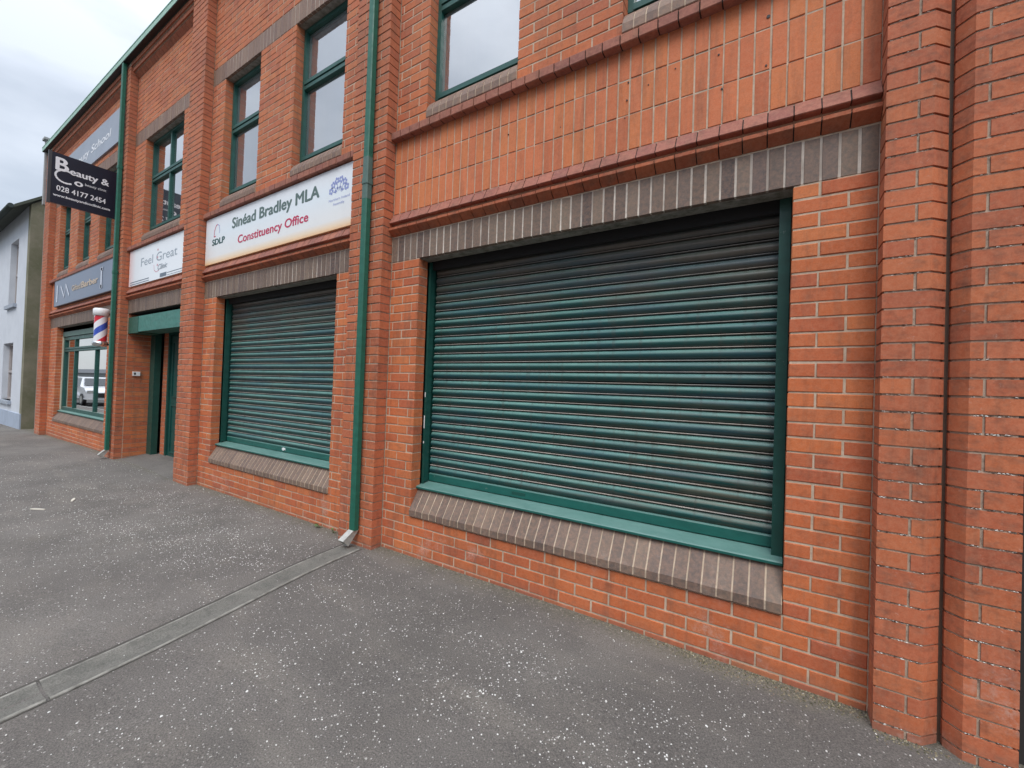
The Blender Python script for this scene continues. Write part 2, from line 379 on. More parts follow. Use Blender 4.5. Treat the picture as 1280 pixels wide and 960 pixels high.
cand = [(px_area(b), 0, b) for b in BR]+[(px_area_c(c), 1, c) for c in CANT]
cand.sort(key=lambda t: -t[0])
cache = {}
rest = MB()
for rank, (ar, kind, b) in enumerate(cand):
    if rank < 300 and ar > 0:
        mi = b[6] if kind == 0 else 1
        if kind == 0:
            L, D = round(b[1]-b[0], 3), round(b[3]-b[2], 3); key = (L, D, mi, random.randrange(3))
            if key not in cache:
                q = MB(); q.brick(0, b[1]-b[0], 0, b[3]-b[2], 0, .065, 0, (.0018, .0025, .0042)[key[3]], .0012); me = q.build('tmp', M['pier'] if mi else M['brick']); cache[key] = me.data; bpy.data.objects.remove(me)
            link('brick', cache[key], bld, (b[0], b[2]+random.uniform(-.0012, .0012), b[4]))
        else:
            key = ('c', tuple(b[0]))
            if key not in cache:
                q = MB(); q.prism_z(b[0], 0, .065); me = q.build('tmp', M['pier']); cache[key] = me.data; bpy.data.objects.remove(me)
            link('brick', cache[key], bld, (random.uniform(-.0008, .0008), random.uniform(-.0012, .0012), b[1]))
    elif kind == 0: rest.brick(*b[:6], b[6], random.choice((.0018, .0022, .003, .0045)), .0013)
    else: rest.prism_z(b[0], b[1], b[2], 1)
rest.build('brick', [M['brick'], M['pier']], bld, kind='stuff')

# --- mortar cores
def slab(mb, xa, xb, za, zb, y0, y1, holes, mi=0):
    xs = sorted({xa, xb, *[min(max(v, xa), xb) for h in holes for v in h[:2]]}); zs = sorted({za, zb, *[min(max(v, za), zb) for h in holes for v in h[2:]]})
    for x0, x1 in zip(xs, xs[1:]):
        run = None
        for z0, z1 in zip(zs, zs[1:]):
            cx, cz = (x0+x1)/2, (z0+z1)/2
            solid = not any(h[0] < cx < h[1] and h[2] < cz < h[3] for h in holes)
            if solid: run = (run[0], z1) if run else (z0, z1)
            if (not solid or z1 == zs[-1]) and run: mb.box(x0, x1, y0, y1, run[0], run[1], mi); run = None
w = MB()
for key, (xa, xb) in BAYS.items():
    o = OPEN[key]; holes = [(o[0]-.004, o[1]+.004, o[2]-.0, o[3]+.006)]+[(a-.004, b+.004, WZ0, WZ1+.006) for a, b in WINS[key]]
    slab(w, xa-.05, xb+.05, -.3, TOP, .0042, .104, holes)
w.build('wall', M['mortar'], bld)
for xa, xb in PIERS:
    w = MB(); w.box(xa+.007, xb-.007, -PD+.0055, .0035, -.3, TOP); w.build('pier', M['mortar_old'], bld)
w = MB()
w.prism_z([(3.308, -PD+.0055), (3.452, -PD+.0055), (3.505, -.05), (3.505, .098), (3.308, .098)], -.3, TOP)
w.build('pier', M['mortar_old'], bld)
w = MB()
w.prism_z([(3.536, .098), (3.536, -.058), (3.580, -PD+.0055), (3.714, -PD+.0055), (3.714, .098)], -.3, TOP)
w.build('pier', M['mortar_old'], bld)
w = MB(); w.box(3.509, 3.535, -.040, .09, -.3, TOP); w.build('movement_joint', M['sealant'], bld)

# --- soldier lintels
def soldier(name, x, y0, z0, z1, mat, part=True, acc=None, wd=.075):
    if part:
        key = ('s', name, round(z1-z0, 3), mat.name, random.randrange(4))
        if key not in cache:
            q = MB(); q.brick(.0058 if name == 'lintel_brick' else .0045, wd-(.0058 if name == 'lintel_brick' else .0045), 0, .1025, 0, z1-z0, 0, .002, .0012); me = q.build('tmp', mat); cache[key] = me.data; bpy.data.objects.remove(me)
        link(name, cache[key], bld, (x, y0+random.uniform(-.0015, .0015), z0))
    else: acc.brick(x+.0045, x+wd-.0045, y0, y0+.1025, z0, z1, 0, .002, .0012)
far_l = MB()
for key, (xa, xb) in BAYS.items():
    n = round((xb-xa)/.075)
    for j in range(n):
        soldier('lintel_brick', xa+j*.075, 0, ZL+.002, ZL+.221, M['grey'], key == 'A', far_l)
        soldier('lintel_brick', xa+j*.075, 0, LT+.002, LT+.221, M['grey'], False, far_l)
far_l.build('lintel_brick', M['grey'], bld, kind='stuff')
pm = mortar_mat('pale_lintel_mortar', (.72, .64, .56), (.30, .25, .215), .5, lo=.85)
for key, (xa, xb) in BAYS.items():
    for zz in (ZL, LT): w = MB(); w.box(xa+.001, xb-.001, .0032, .1035, zz+.0045, zz+.219); w.build('lintel_bedding', pm, bld)
# steel angle and soffit behind the soldiers
for key in 'ABCD':
    o = OPEN[key]; w = MB(); e = .08 if key != 'C' else 0; w.box(o[0]-e, o[1]+e, .028, .118, ZL-.006, ZL+.004); w.build('steel_lintel', M['steel'] if key != 'C' else M['dark'], bld)  # entrance bay's strip coloured black to paint the shaded gap above the canopy
    for a, b in WINS[key]: w = MB(); w.box(a-.05, b+.05, .03, .14, LT-.005, LT+.004); w.build('steel_lintel', M['steel'], bld)

# --- stack-bonded soldier panel
far_p = MB()
for key, (xa, xb) in BAYS.items():
    n = round((xb-xa)/.075)
    for r in range(3):
        for j in range(n): soldier('panel_brick', xa+j*.075, 0, 2.93+.225*r+.004, 2.93+.225*(r+1)-.004, M['panel'], key == 'A', far_p)
far_p.build('panel_brick', M['panel'], bld, kind='stuff')

# --- ledges
def run_bricks(name, prof, mat, pitch, gap, part_keys='A', tag=None):
    acc = MB()
    for key, (xa, xb) in BAYS.items():
        n = round((xb-xa)/pitch); p = (xb-xa)/n
        if key in part_keys:
            q = MB(); q.prism_x(prof, gap/2, p-gap/2, 0); t = q.build('tmp', mat); me = t.data; bpy.data.objects.remove(t)
            for j in range(n): link(name, me, bld, (xa+j*p, random.uniform(-.0015, .0015), random.uniform(-.001, .001)))
        else:
            for j in range(n):
                dy = random.uniform(-.0015, .0015); acc.prism_x([(y+dy, z) for y, z in prof], xa+j*p+gap/2, xa+(j+1)*p-gap/2, 0)
    acc.build(name, mat, bld, kind='stuff')
P1 = [(.06, 2.735), (0, 2.735), (-.050, 2.774), (-.054, 2.778), (-.054, 2.797), (.06, 2.797)]
P2 = [(.06, 2.842), (-.044, 2.842), (-.047, 2.846), (-.004, 2.927), (.06, 2.927)]
P3 = [(.06, 3.574), (-.055, 3.574), (-.060, 3.579), (-.060, 3.634), (-.052, 3.642), (0, 3.676), (.06, 3.676)]
run_bricks('corbel_brick', P1, M['corb'], .1125, .006)
run_bricks('ledge_brick', P2, M['ledge'], .1125, .006)
run_bricks('string_brick', P3, M['ledge'], .1125, .008)
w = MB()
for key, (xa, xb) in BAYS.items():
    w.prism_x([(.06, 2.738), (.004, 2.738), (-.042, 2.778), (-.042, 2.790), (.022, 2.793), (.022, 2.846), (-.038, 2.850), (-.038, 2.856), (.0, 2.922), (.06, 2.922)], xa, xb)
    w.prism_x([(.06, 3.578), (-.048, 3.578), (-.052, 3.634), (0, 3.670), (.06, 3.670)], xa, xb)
w.build('ledge_bedding', plain('shade_bedding', (.035, .028, .025), .95), bld)  # bedding blackened, the shade of the ledge gap is put into its colour

# --- sills
SL = [(.10, .335), (-.012, .335), (-.016, .340), (-.016, .388), (-.010, .397), (.085, .548), (.092, .555), (.10, .556)]
US = [(.13, 3.684), (-.008, 3.684), (-.012, 3.690), (-.012, 3.742), (.004, 3.785), (.028, 3.822), (.062, 3.856), (.10, 3.884), (.13, 3.892)]
acc = MB()
for key in 'ABD':
    o = OPEN[key]; n = round((o[1]-o[0])/.075); p = (o[1]-o[0])/n
    bed = MB(); bed.prism_x([(y+.0025, z-.0015 if z > .34 else z+.002) for y, z in SL], o[0]+.002, o[1]-.002); bed.build('sill_bedding', M['mortar'], bld)
    if key == 'A':
        q = MB(); q.prism_x(SL, .0045, p-.0045); t = q.build('tmp', M['sillb']); me = t.data; bpy.data.objects.remove(t)
        for j in range(n): link('sill_brick', me, bld, (o[0]+j*p, random.uniform(-.002, .002), random.uniform(-.0015, .0015)))
    else:
        for j in range(n): acc.prism_x(SL, o[0]+j*p+.0058, o[0]+(j+1)*p-.0058)
for key in WINS:
    for a, b in WINS[key]:
        n = round((b-a)/.075); p = (b-a)/n
        bed = MB(); bed.prism_x([(y+.0025, z-.0015 if z > 3.7 else z+.002) for y, z in US], a+.002, b-.002); bed.build('sill_bedding', M['mortar'], bld)
        for j in range(n): acc.prism_x(US, a+j*p+.004, a+(j+1)*p-.004)
acc.build('sill_brick', M['sillb'], bld, kind='stuff')

# --- cornice under the gutter
w = MB(); bed = MB()
for xa, xb in list(BAYS.values()):
    n = round((xb-xa)/.1125); p = (xb-xa)/n
    for j in range(n):
        x0, x1 = xa+j*p+.003, xa+(j+1)*p-.003
        w.prism_x([(.05, CORN+.003), (0, CORN+.003), (-.052, CORN+.055), (-.052, CORN+.071), (.05, CORN+.071)], x0, x1)
        w.prism_x([(.05, CORN+.080), (-.082, CORN+.080), (-.082, CORN+.146), (.05, CORN+.146)], x0, x1)
        w.prism_x([(.05, CORN+.155), (-.110, CORN+.155), (-.110, CORN+.221), (.05, CORN+.221)], x0, x1)
    bed.prism_x([(.05, CORN+.006), (0, CORN+.008), (-.045, CORN+.055), (-.045, CORN+.076), (-.074, CORN+.083), (-.074, CORN+.150), (-.102, CORN+.158), (-.102, CORN+.224), (.05, CORN+.224)], xa, xb)
w.build('cornice', M['corb'], bld, kind='stuff'); bed.build('cornice_bedding', M['mortar_old'], bld)
# --- gutter, fascia, roof, inside walls
w = MB()
w.box(-12.4, 6.3, -.19, -.118, 6.842, 6.932); w.box(-12.4, 6.3, -.196, -.188, 6.925, 6.94)
w.build('gutter', M['gutter'], bld)
w = MB(); w.box(-12.39, 6.3, -.186, -.118, 6.833, 6.8405); w.build('shade_board', M['black'], bld)  # black board added to paint the shade under the gutter
w = MB(); w.box(-12.35, 6.3, -.117, .05, 6.833, 6.90); w.build('fascia', plain('dark_green_fascia', (.03, .07, .055), .6), bld)
slate = plain('slate', (.10, .105, .115), .6, 6, .5, bump=.3)
w = MB(); w.prism_x([(-.12, 6.91), (3.6, 8.6), (7.4, 6.91)], -12.3, 6.3); w.build('roof', slate, bld)
w = MB(); w.box(-12.3, 3.7, .62, .75, -.3, 6.9); w.box(-12.3, -12.1, .11, 7.3, -.3, 6.9); w.box(6.1, 6.3, -.1, 7.3, -.3, 6.9); w.box(-12.3, 6.3, 7.2, 7.3, -.3, 6.9)
w.box(-12.1, 3.7, .11, .62, 3.2, 3.3)
w.build('inner_wall', plain('dim_plaster', (.10, .10, .10), .9), bld)
w = MB(); w.box(-12.42, -12.305, -.15, .2, 5.55, 7.12); w.box(-12.44, -12.22, -.19, .22, 7.12, 7.17)
w.build('gable_coping', plain('weathered_grey_render', (.30, .31, .31), .85, 5, .5, bump=.3), bld)
w = MB(); w.box(-12.42, -12.303, -.10, 7, -.3, 5.55); w.build('gable_wall', plain('gable_render', (.26, .2, .17), .9, 5, .5), bld)
# --- covered passage beyond the right hand pier
w = MB(); w.box(3.722, 3.80, .0, 6, -.3, 2.9); w.box(5.40, 6.3, -.04, .2, -.3, 6.83); w.box(3.718, 5.40, .02, .2, 2.7, 6.83); w.box(3.718, 5.4, .2, 6, 2.7, 2.8); w.box(5.4, 5.5, .2, 6, -.3, 2.8); w.box(3.80, 5.4, 5.9, 6, -.3, 2.7)
w.build('passage_wall', plain('dark_passage', (.03, .028, .027), .9), bld)

# --- roller shutters
def shutter(key, label):
    o = OPEN[key]; x0, x1 = o[0]+.003, o[1]-.003
    w = MB(); w.box(x0, x1, .235, .24, .5, ZL+.3); s = w.build('roller_shutter', M['dark'], bld); s['label'] = label
    YC = .200; n = 10; arc = [(-.0165*math.sin(math.pi*k/n)**.85+.004*(k/n-.5), .001+.0560*k/n) for k in range(n+1)]
    prof = arc+[(.010, .0580), (.010, .0625), (-.0065, .0632), (-.0100, .0655), (-.0100, .0680), (-.0080, .0698), (.008, .0700), (.008, .0748)]
    mid = 12
    q = MB(); b = 0; a0, a1 = x0+.03, x1-.03; nn = len(prof)
    q.v = [(a0, y, z) for y, z in prof]+[(a1, y, z) for y, z in prof]
    for k in range(nn-1): q.face((k, nn+k, nn+k+1, k+1), 1 if 13 <= k <= 16 else 0, k < n)
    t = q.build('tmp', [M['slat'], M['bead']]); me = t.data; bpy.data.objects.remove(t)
    z = .672
    while z < ZL+.10:
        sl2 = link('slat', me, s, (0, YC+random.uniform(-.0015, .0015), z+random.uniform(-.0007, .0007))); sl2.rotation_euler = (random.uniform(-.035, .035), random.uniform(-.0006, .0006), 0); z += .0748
    w = MB(); w.prism_x([(.212, .600), (.190, .600), (.186, .604), (.186, .660), (.190, .667), (.212, .672)], x0+.02, x1-.02)
    br = w.build('bottom_rail', M['rail'], s)
    w = MB(); w.prism_x([(.23, .560), (.062, .552), (.058, .556), (.058, .568), (.064, .574), (.178, .594), (.23, .598)], x0, x1); w.build('sill_flashing', M['rail'], s)
    w = MB(); w.box(x0, x1, .140, .180, 2.435, 2.56); w.build('shade_bar', M['dark'], s)  # dark bar added to stand in for the black shade under the lintel
    for a, sg in ((x0, 1), (x1, -1)):
        gw = .022 if sg > 0 else .052
        w = MB(); xx = sorted((a, a+sg*gw)); w.box(xx[0], xx[1], .118, .126, .575, ZL-.008)
        xx = sorted((a, a+sg*.006)); w.box(xx[0], xx[1], .126, .23, .60, ZL-.008)
        xx = sorted((a+sg*(gw-.006), a+sg*gw)); w.box(xx[0], xx[1], .126, .175, .60, ZL-.008)
        w.build('guide_rail', M['guide'], s)
    w = MB(); w.box(x0, x1, .33, .34, 2.3, 2.9); w.box(x0, x1, .13, .33, 2.66, 2.68); w.build('shutter_box', M['dark'], s)
    return s, br
sA, brA = shutter('A', 'wide closed green roller shutter right of the downpipe')
sB, brB = shutter('B', 'narrower closed green roller shutter under the white office sign')
w = MB(); w.box(1.22, 1.34, .1845, .1865, .622, .644); w.build('lock_cover', M['guide'], sA)
w = MB(); w.tube((-1.93, .178, .635), (-1.93, .187, .635), .018, 14); w.box(-1.965, -1.895, .1838, .1862, .624, .646); w.build('lock', M['white'], sB)

# --- windows
def window(a, b, z0, z1, mull=(), trans=(), y=.095, fr=.040, blind=.36, label=None, cur=True, head=0):
    w = MB(); y1 = y+.06
    w.box(a, a+fr, y, y1, z0, z1); w.box(b-fr, b, y, y1, z0, z1); w.box(a+fr, b-fr, y, y1, z1-fr-head, z1); w.box(a+fr, b-fr, y-.01, y1, z0, z0+fr)
    xs = [a+fr]+[m for m in mull]+[b-fr]; zs = [z0+fr]+list(trans)+[z1-fr-head]
    for m in mull: w.box(m-.022, m+.022, y+.002, y1, z0+fr, z1-fr-head)
    for t in trans:
        w.box(a+fr, b-fr, y-.004, y1-.002, t-.045, t-.006); w.box(a+fr, b-fr, y-.012, y1-.002, t+.006, t+.045); w.box(a+fr, b-fr, y+.02, y1-.004, t-.006, t+.006, 1)
    p = w.build('window', [M['frame'], M['dark']], bld)
    if label: p['label'] = label
    for i in range(len(xs)-1):
        for j in range(len(zs)-1):
            q = MB(); px0, px1 = xs[i]+(.022 if i else 0), xs[i+1]-(.022 if i < len(xs)-2 else 0); pz0, pz1 = zs[j]+(.045 if j else 0), zs[j+1]-(.045 if j < len(zs)-2 else 0)
            q.poly([(px0, y+.035, pz0), (px1, y+.035, pz0), (px1, y+.035, pz1), (px0, y+.035, pz1)]); q.build('pane', M['glass'], p)
            # slim inner sash in pale plastic
            q = MB(); f2 = .022
            for bx in ((px0, px0+f2, pz0, pz1), (px1-f2, px1, pz0, pz1)): q.box(bx[0], bx[1], y+.045, y+.075, bx[2], bx[3])
            for bx in ((px0+f2, px1-f2, pz0, pz0+f2), (px0+f2, px1-f2, pz1-f2, pz1)): q.box(bx[0], bx[1], y+.045, y+.075, bx[2], bx[3])
            q.build('sash', M['liner'], p)
    q = MB(); q.box(a-.02, a+.005, y1, .62, z0-.02, z1+.02); q.box(b-.005, b+.02, y1, .62, z0-.02, z1+.02); q.box(a+.005, b-.005, y1, .62, z0-.02, z0+.01); q.box(a+.005, b-.005, y1, .62, z1-.01, z1+.02)
    q.build('reveal_lining', M['liner'], p)
    if cur:
        q = MB(); n = int((b-a)/.03); pts = [(a+(b-a)*k/n, blind+.001*math.sin(k*1.7)) for k in range(n+1)]
        for (xa_, ya_), (xb_, yb_) in zip(pts, pts[1:]): q.poly([(xa_, ya_, z0), (xb_, yb_, z0), (xb_, yb_, z1), (xa_, ya_, z1)])
        q.build('curtain', M['net'], p)
    return p
for a, b in WINS['A']: window(a, b, 3.895, LT-.006, (), (4.71,), blind=.160)
for a, b in WINS['B']: window(a, b, 3.895, LT-.006, (), (4.75,), blind=.160)
for a, b in WINS['C']: window(a, b, 3.895, LT-.006, ((a+b)/2,), (4.75,), blind=.160)
for a, b in WINS['D']: window(a, b, 3.895, LT-.006, (), (4.75,), blind=.160)
# sticker in the lower left corner of the sash above the wide shutter
# shop window of the far bay
o = OPEN['D']; shop = window(o[0]+.02, o[1]-.02, .60, 2.28, (-10.35, -8.86), (1.99,), y=.12, fr=.07, cur=False, label='barber shop window with a pink curtain behind the glass')
w = MB(); w.box(o[0], o[1], .10, .2, 2.29, 2.40); w.build('shutter_housing', M['greypaint'], shop)
w = MB(); w.prism_x([(.16, .560), (.062, .552), (.058, .556), (.058, .572), (.12, .600), (.16, .604)], o[0], o[1]); w.build('sill_flashing', M['rail'], shop)
w = MB(); w.box(o[0]+.001, o[0]+.03, .095, .118, .60, 2.3); w.build('guide_rail', plain('cream_edge', (.6, .56, .44), .5), shop)
w = MB()
for k in range(16):
    xx = -10.28+k*.042; w.poly([(xx, .26+.015*(k % 2), .66), (xx+.042, .26+.015*((k+1) % 2), .66), (xx+.042, .26+.015*((k+1) % 2), 2.2), (xx, .26+.015*(k % 2), 2.2)])
w.build('curtain', plain('dusty_pink_curtain', (.42, .22, .22), .9, 3, .4), shop)
w = MB(); w.box(-10.98, -10.40, .24, .25, .66, 1.32, 0); w.box(-10.80, -10.60, .232, .238, .70, 1.02, 1); w.tube((-10.70, .23, 1.12), (-10.70, .238, 1.12), .10, 16, 2); w.tube((-10.68, .225, 1.17), (-10.68, .2299, 1.17), .085, 16, 3)
w.build('poster', [plain('poster_sky', (.45, .48, .5), .5), plain('poster_shirt', (.24, .2, .14), .6), plain('poster_skin', (.5, .3, .22), .6), M['black']], shop)
w = MB(); w.box(o[0], o[1], .60, .618, .3, 2.4); w.build('back_partition', plain('shop_back', (.55, .58, .6), .8), shop)

# --- entrance porch in the third bay
door = None
w = MB(); w.box(-6.72, -6.602, -.004, .36, -.3, ZL); w.build('porch_wall', M['mortar'], bld)
w = MB()
for i in range(-34, 0):
    z0, z1 = zc(i)+.005, zc(i+1)-.005
    cuts = (.0, .10, .325) if i % 2 else (.0, .2125, .325)
    for p, q in zip(cuts, cuts[1:]): w.box(-6.70, -6.5965, p+.006, q-.004+.005, z0, z1)
w.build('porch_brick', M['brick'], bld, kind='stuff')
w = MB(); w.box(-6.60, -6.40, .33, .42, -.02, 2.30); w.build('door_frame', M['guide'], bld)
w = MB()
for i in range(-34, -2): w.brick(-6.375, -6.165, .45, .55, zc(i)+.005, zc(i+1)-.005, 0, .002, .001)
w.build('porch_brick', M['pier'], bld, kind='stuff')
w = MB(); w.box(-6.385, -6.16, .456, .60, -.3, 2.36); w.build('porch_wall', M['mortar_old'], bld)
w = MB(); w.box(-6.16, -6.10, .44, .52, 0, 2.25); w.box(-4.25, -4.13, .44, .52, 0, 2.25); w.box(-6.10, -4.25, .44, .52, 2.17, 2.25); w.box(-5.23, -5.15, .43, .52, 0, 2.17)
dr = w.build('door', M['guide'], bld); dr['label'] = 'dark green double entrance door set back in the porch'
for x0, x1 in ((-6.09, -5.24), (-5.14, -4.26)):
    w = MB(); w.box(x0, x1, .47, .51, .02, 2.16)
    for zz0, zz1 in ((.12, .95), (1.08, 2.05)):
        w.box(x0+.09, x0+.11, .455, .47, zz0, zz1); w.box(x1-.11, x1-.09, .455, .47, zz0, zz1); w.box(x0+.11, x1-.11, .455, .47, zz0, zz0+.02); w.box(x0+.11, x1-.11, .455, .47, zz1-.02, zz1)
    w.build('door_leaf', M['door'], dr)
w = MB(); w.tube((-5.27, .43, 1.05), (-5.27, .43, 1.3), .012); w.tube((-5.27, .43, 1.06), (-5.27, .47, 1.06), .008); w.tube((-5.27, .43, 1.29), (-5.27, .47, 1.29), .008); w.build('handle', M['chrome'], dr)
w = MB(); w.box(-6.60, -4.125, .02, .45, 2.38, 2.40); w.box(-6.6, -4.125, .44, .60, 2.25, 2.9); w.build('porch_ceiling', M['dark'], bld)
w = MB(); w.box(-6.14, -4.13, .012, .05, 2.175, 2.435); w.box(-6.14, -4.13, .05, .30, 2.175, 2.19); hb = w.build('shutter_housing', M['canopy'], bld)
w = MB(); w.box(-6.598, -6.143, .008, .05, 2.160, 2.435); w.box(-6.598, -6.143, .05, .30, 2.160, 2.19); w.build('end_plate', M['canopyd'], hb)
w = MB(); w.prism_x([(-.105, -.08), (.50, -.08), (.50, .06), (.33, .052), (-.04, .004), (-.105, -.004)], -6.598, -4.127); w.build('door_ramp', asphalt('porch_asphalt', (.185, .172, .160), False), bld)

# ------------------------------------------------------------------ lettering
def glyphs(txt, bold=0.0, shear=0):
    cu = bpy.data.curves.new('t', 'FONT'); cu.body = txt; cu.size = 1; cu.extrude = 0; cu.offset = bold; cu.shear = shear; cu.resolution_u = 4
    o = bpy.data.objects.new('t', cu); C.objects.link(o); dg = bpy.context.evaluated_depsgraph_get()
    me = bpy.data.meshes.new_from_object(o.evaluated_get(dg)); bpy.data.objects.remove(o)
    v = [tuple(p.co) for p in me.vertices]; f = [tuple(p.vertices) for p in me.polygons]; bpy.data.meshes.remove(me)
    return v, f
_hv, _ = glyphs('H'); CAPH = max(v[1] for v in _hv)
def lettering(txt, x0, x1, zb, cap, yf, mat, parent, bold=0.0, shear=0, name='lettering', drop=0, axis='x'):
    v, f = glyphs(txt, 0, shear); a, b = min(p[0] for p in v), max(p[0] for p in v); kx = (x1-x0)/(b-a); kz = cap/CAPH
    q = MB(); e = bold*1.6; sh = [(0, 0)] if not bold else [(-e, 0), (e, 0), (0, -e*.7), (0, e*.7), (0, 0)]
    for n_, (ex, ez) in enumerate(sh):
        o_ = n_*.00025; b0 = len(q.v)
        for p in v:
            s = (p[0]+ex-a)*kx; z = zb+(p[1]+ez)*kz+drop*s/(x1-x0)
            q.v.append((x0+s, yf-o_, z) if axis == 'x' else (yf+o_, x0+s, z))
        for k in f: q.face(tuple(b0+i for i in k))
    return q.build(name, mat, parent)
def ink(name, c, r=.5): return plain(name, c, r, 20, .12)

# office sign
def board(name, label, x0, x1, z0, z1, y0, y1, mat, rim=None, cat='sign'):
    t = thing(name, label, cat, ((x0+x1)/2, y1, z0))
    w = MB(); w.box(x0, x1, y0, y1, z0, z1); w.build('panel', mat, t)
    if rim:
        w = MB(); r = .012
        w.box(x0-r, x1+r, y0-.004, y1, z0-r, z0); w.box(x0-r, x1+r, y0-.004, y1, z1, z1+r); w.box(x0-r, x0, y0-.004, y1, z0, z1); w.box(x1, x1+r, y0-.004, y1, z0, z1); w.build('trim', rim, t)
    return t
m = Mat('office_sign_print'); z = m.zz()[2]
c = m.ramp(m.math('MULTIPLY', m.math('SUBTRACT', z, 2.95), 1/.63), [(0, (.82, .52, .28)), (.05, (.84, .66, .46)), (.15, (.79, .79, .78)), (.6, (.74, .81, .86)), (1, (.80, .82, .86))])
c = m.mix(m.math('MULTIPLY', m.fr(m.noise(5, 5, .7), .5, .8), .12), c, (.45, .42, .4)); m.color(c).rough(.35)
yS = -.022
sg = board('office_sign', 'white constituency office sign with grey and crimson lettering above the narrower shutter', -3.655, -.462, 2.945, 3.562, yS, .0, m.m)
yT = yS-.0012
txg = ink('grey_green_ink', (.10, .16, .15)); txr = ink('crimson_ink', (.55, .03, .10)); txb = ink('blue_violet_ink', (.28, .33, .62))
lettering('Sinéad Bradley MLA', -2.93, -1.10, 3.33, .125, yT, txg, sg, .022)
lettering('Constituency Office', -2.77, -1.28, 3.115, .095, yT, txr, sg, .016)
lettering('SDLP', -3.46, -3.12, 3.19, .075, yT, ink('dark_teal_ink', (.03, .10, .10)), sg, .03)
def curve_strip(mb, pts, wd, y):
    for (xa_, za_), (xb_, zb_) in zip(pts, pts[1:]):
        d = Vector((xb_-xa_, zb_-za_)); n = Vector((-d.y, d.x)).normalized()*wd/2
        mb.poly([(xa_-n.x, y, za_-n.y), (xb_-n.x, y, zb_-n.y), (xb_+n.x, y, zb_+n.y), (xa_+n.x, y, za_+n.y)])
w = MB(); curve_strip(w, [(-3.42, 3.30), (-3.41, 3.38), (-3.37, 3.44), (-3.33, 3.455)], .014, yT); curve_strip(w, [(-3.42, 3.30), (-3.37, 3.305)], .012, yT); w.build('emblem', txr, sg)
w = MB(); curve_strip(w, [(-3.33, 3.455), (-3.28, 3.43), (-3.265, 3.37), (-3.27, 3.33)], .010, yT); w.build('emblem', txb, sg)
w = MB()
for k in range(6):                          # six round flower heads in a fan
    a = R(12+k*31.2); cx, cz = -.775-.125*math.cos(a), 3.315+.115*math.sin(a)
    for p in range(5):
        b = R(72*p+k*20); x0, z0 = cx+.024*math.cos(b), cz+.024*math.sin(b)
        n = 7; w.poly([(x0+.015*math.cos(2*math.pi*i/n), yT, z0+.015*math.sin(2*math.pi*i/n)) for i in range(n)])
    curve_strip(w, [(cx*.75+-.775*.25, cz*.75+3.29*.25), (-.775+(cx+.775)*.3, 3.30+(cz-3.315)*.2)], .007, yT)
for k in range(4):
    a = R(28+k*41); cx, cz = -.775-.06*math.cos(a), 3.30+.055*math.sin(a)
    n = 8; w.poly([(cx+.018*math.cos(2*math.pi*i/n), yT, cz+.014*math.sin(2*math.pi*i/n)) for i in range(n)])
w.build('emblem', txb, sg)
lettering('Northern Ireland', -.93, -.60, 3.232, .026, yT, txb, sg); lettering('Assembly', -.86, -.68, 3.185, .026, yT, txb, sg)

# clinic sign
m = Mat('clinic_sign_print'); x = m.zz()[0]
c = m.ramp(m.math('MULTIPLY', m.math('ADD', x, 6.56), 1/2.42), [(0, (.78, .62, .62)), (.12, (.80, .84, .88)), (.85, (.82, .86, .90)), (1, (.84, .82, .76))]); m.color(c).rough(.35)
cs = board('clinic_sign', 'white beauty clinic sign with thin grey lettering above the entrance porch', -6.555, -4.14, 2.955, 3.562, -.022, 0, m.m)
txt = ink('pale_grey_ink', (.30, .36, .42)); txk = ink('slate_ink', (.13, .17, .22)); txp = ink('pink_ink', (.62, .3, .36))
lettering('Feel Great', -6.02, -4.58, 3.24, .135, -.0232, txt, cs)
lettering('Clinic', -5.30, -4.93, 3.10, .08, -.0234, txt, cs, .008, .35)
w = MB(); curve_strip(w, [(-5.46, 3.20), (-5.44, 3.11), (-5.36, 3.075), (-5.25, 3.09)], .012, -.0233)
for k in range(3):
    n = 8; cx, cz = -5.32+.0*k, 3.18+.12*k; w.poly([(cx+.024*math.cos(2*math.pi*i/n), -.0233, cz+.018*math.sin(2*math.pi*i/n)) for i in range(n)])
w.build('ornament', txp, cs)
w = MB(); w.box(-6.48, -5.65, -.0236, -.0225, 3.008, 3.022); w.box(-6.48, -5.65, -.0236, -.0225, 2.972, 2.984); w.box(-5.20, -4.95, -.0236, -.0225, 2.972, 3.03); w.box(-4.93, -4.2, -.0236, -.0225, 3.008, 3.018); w.box(-4.93, -4.2, -.0236, -.0225, 2.974, 2.98)
w.build('small_print', txk, cs)

# barber sign in the far bay
bs = board('barber_sign', 'dull blue barber sign with white strokes and tan lettering above the barber window', -11.30, -7.10, 2.975, 3.545, -.06, 0, plain('blue_grey_print', (.15, .19, .27), .4, 2, .25, dark=(.2, .2, .26)), plain('sign_edge', (.08, .07, .08), .5))
yB = -.0655; txw = ink('white_ink', (.62, .66, .74)); txn = ink('tan_ink', (.62, .50, .38))
lettering('Barber', -9.15, -8.10, 3.20, .12, yB, txn, bs, .02); lettering('Gifted', -9.85, -9.22, 3.20, .11, yB, txn, bs, .01)
w = MB(); curve_strip(w, [(-10.75, 3.40), (-10.45, 3.13)], .05, yB); curve_strip(w, [(-10.35, 3.40), (-10.05, 3.13)], .05, yB); curve_strip(w, [(-10.45, 3.13), (-10.35, 3.35)], .025, yB)
w.box(-11.08, -11.00, yB-.001, yB+.001, 3.06, 3.44); w.box(-7.93, -7.85, yB-.001, yB+.001, 3.06, 3.45); w.box(-7.96, -7.82, yB-.001, yB+.001, 3.07, 3.13); w.box(-7.96, -7.82, yB-.001, yB+.001, 3.40, 3.46)
w.build('ornament', txw, bs)

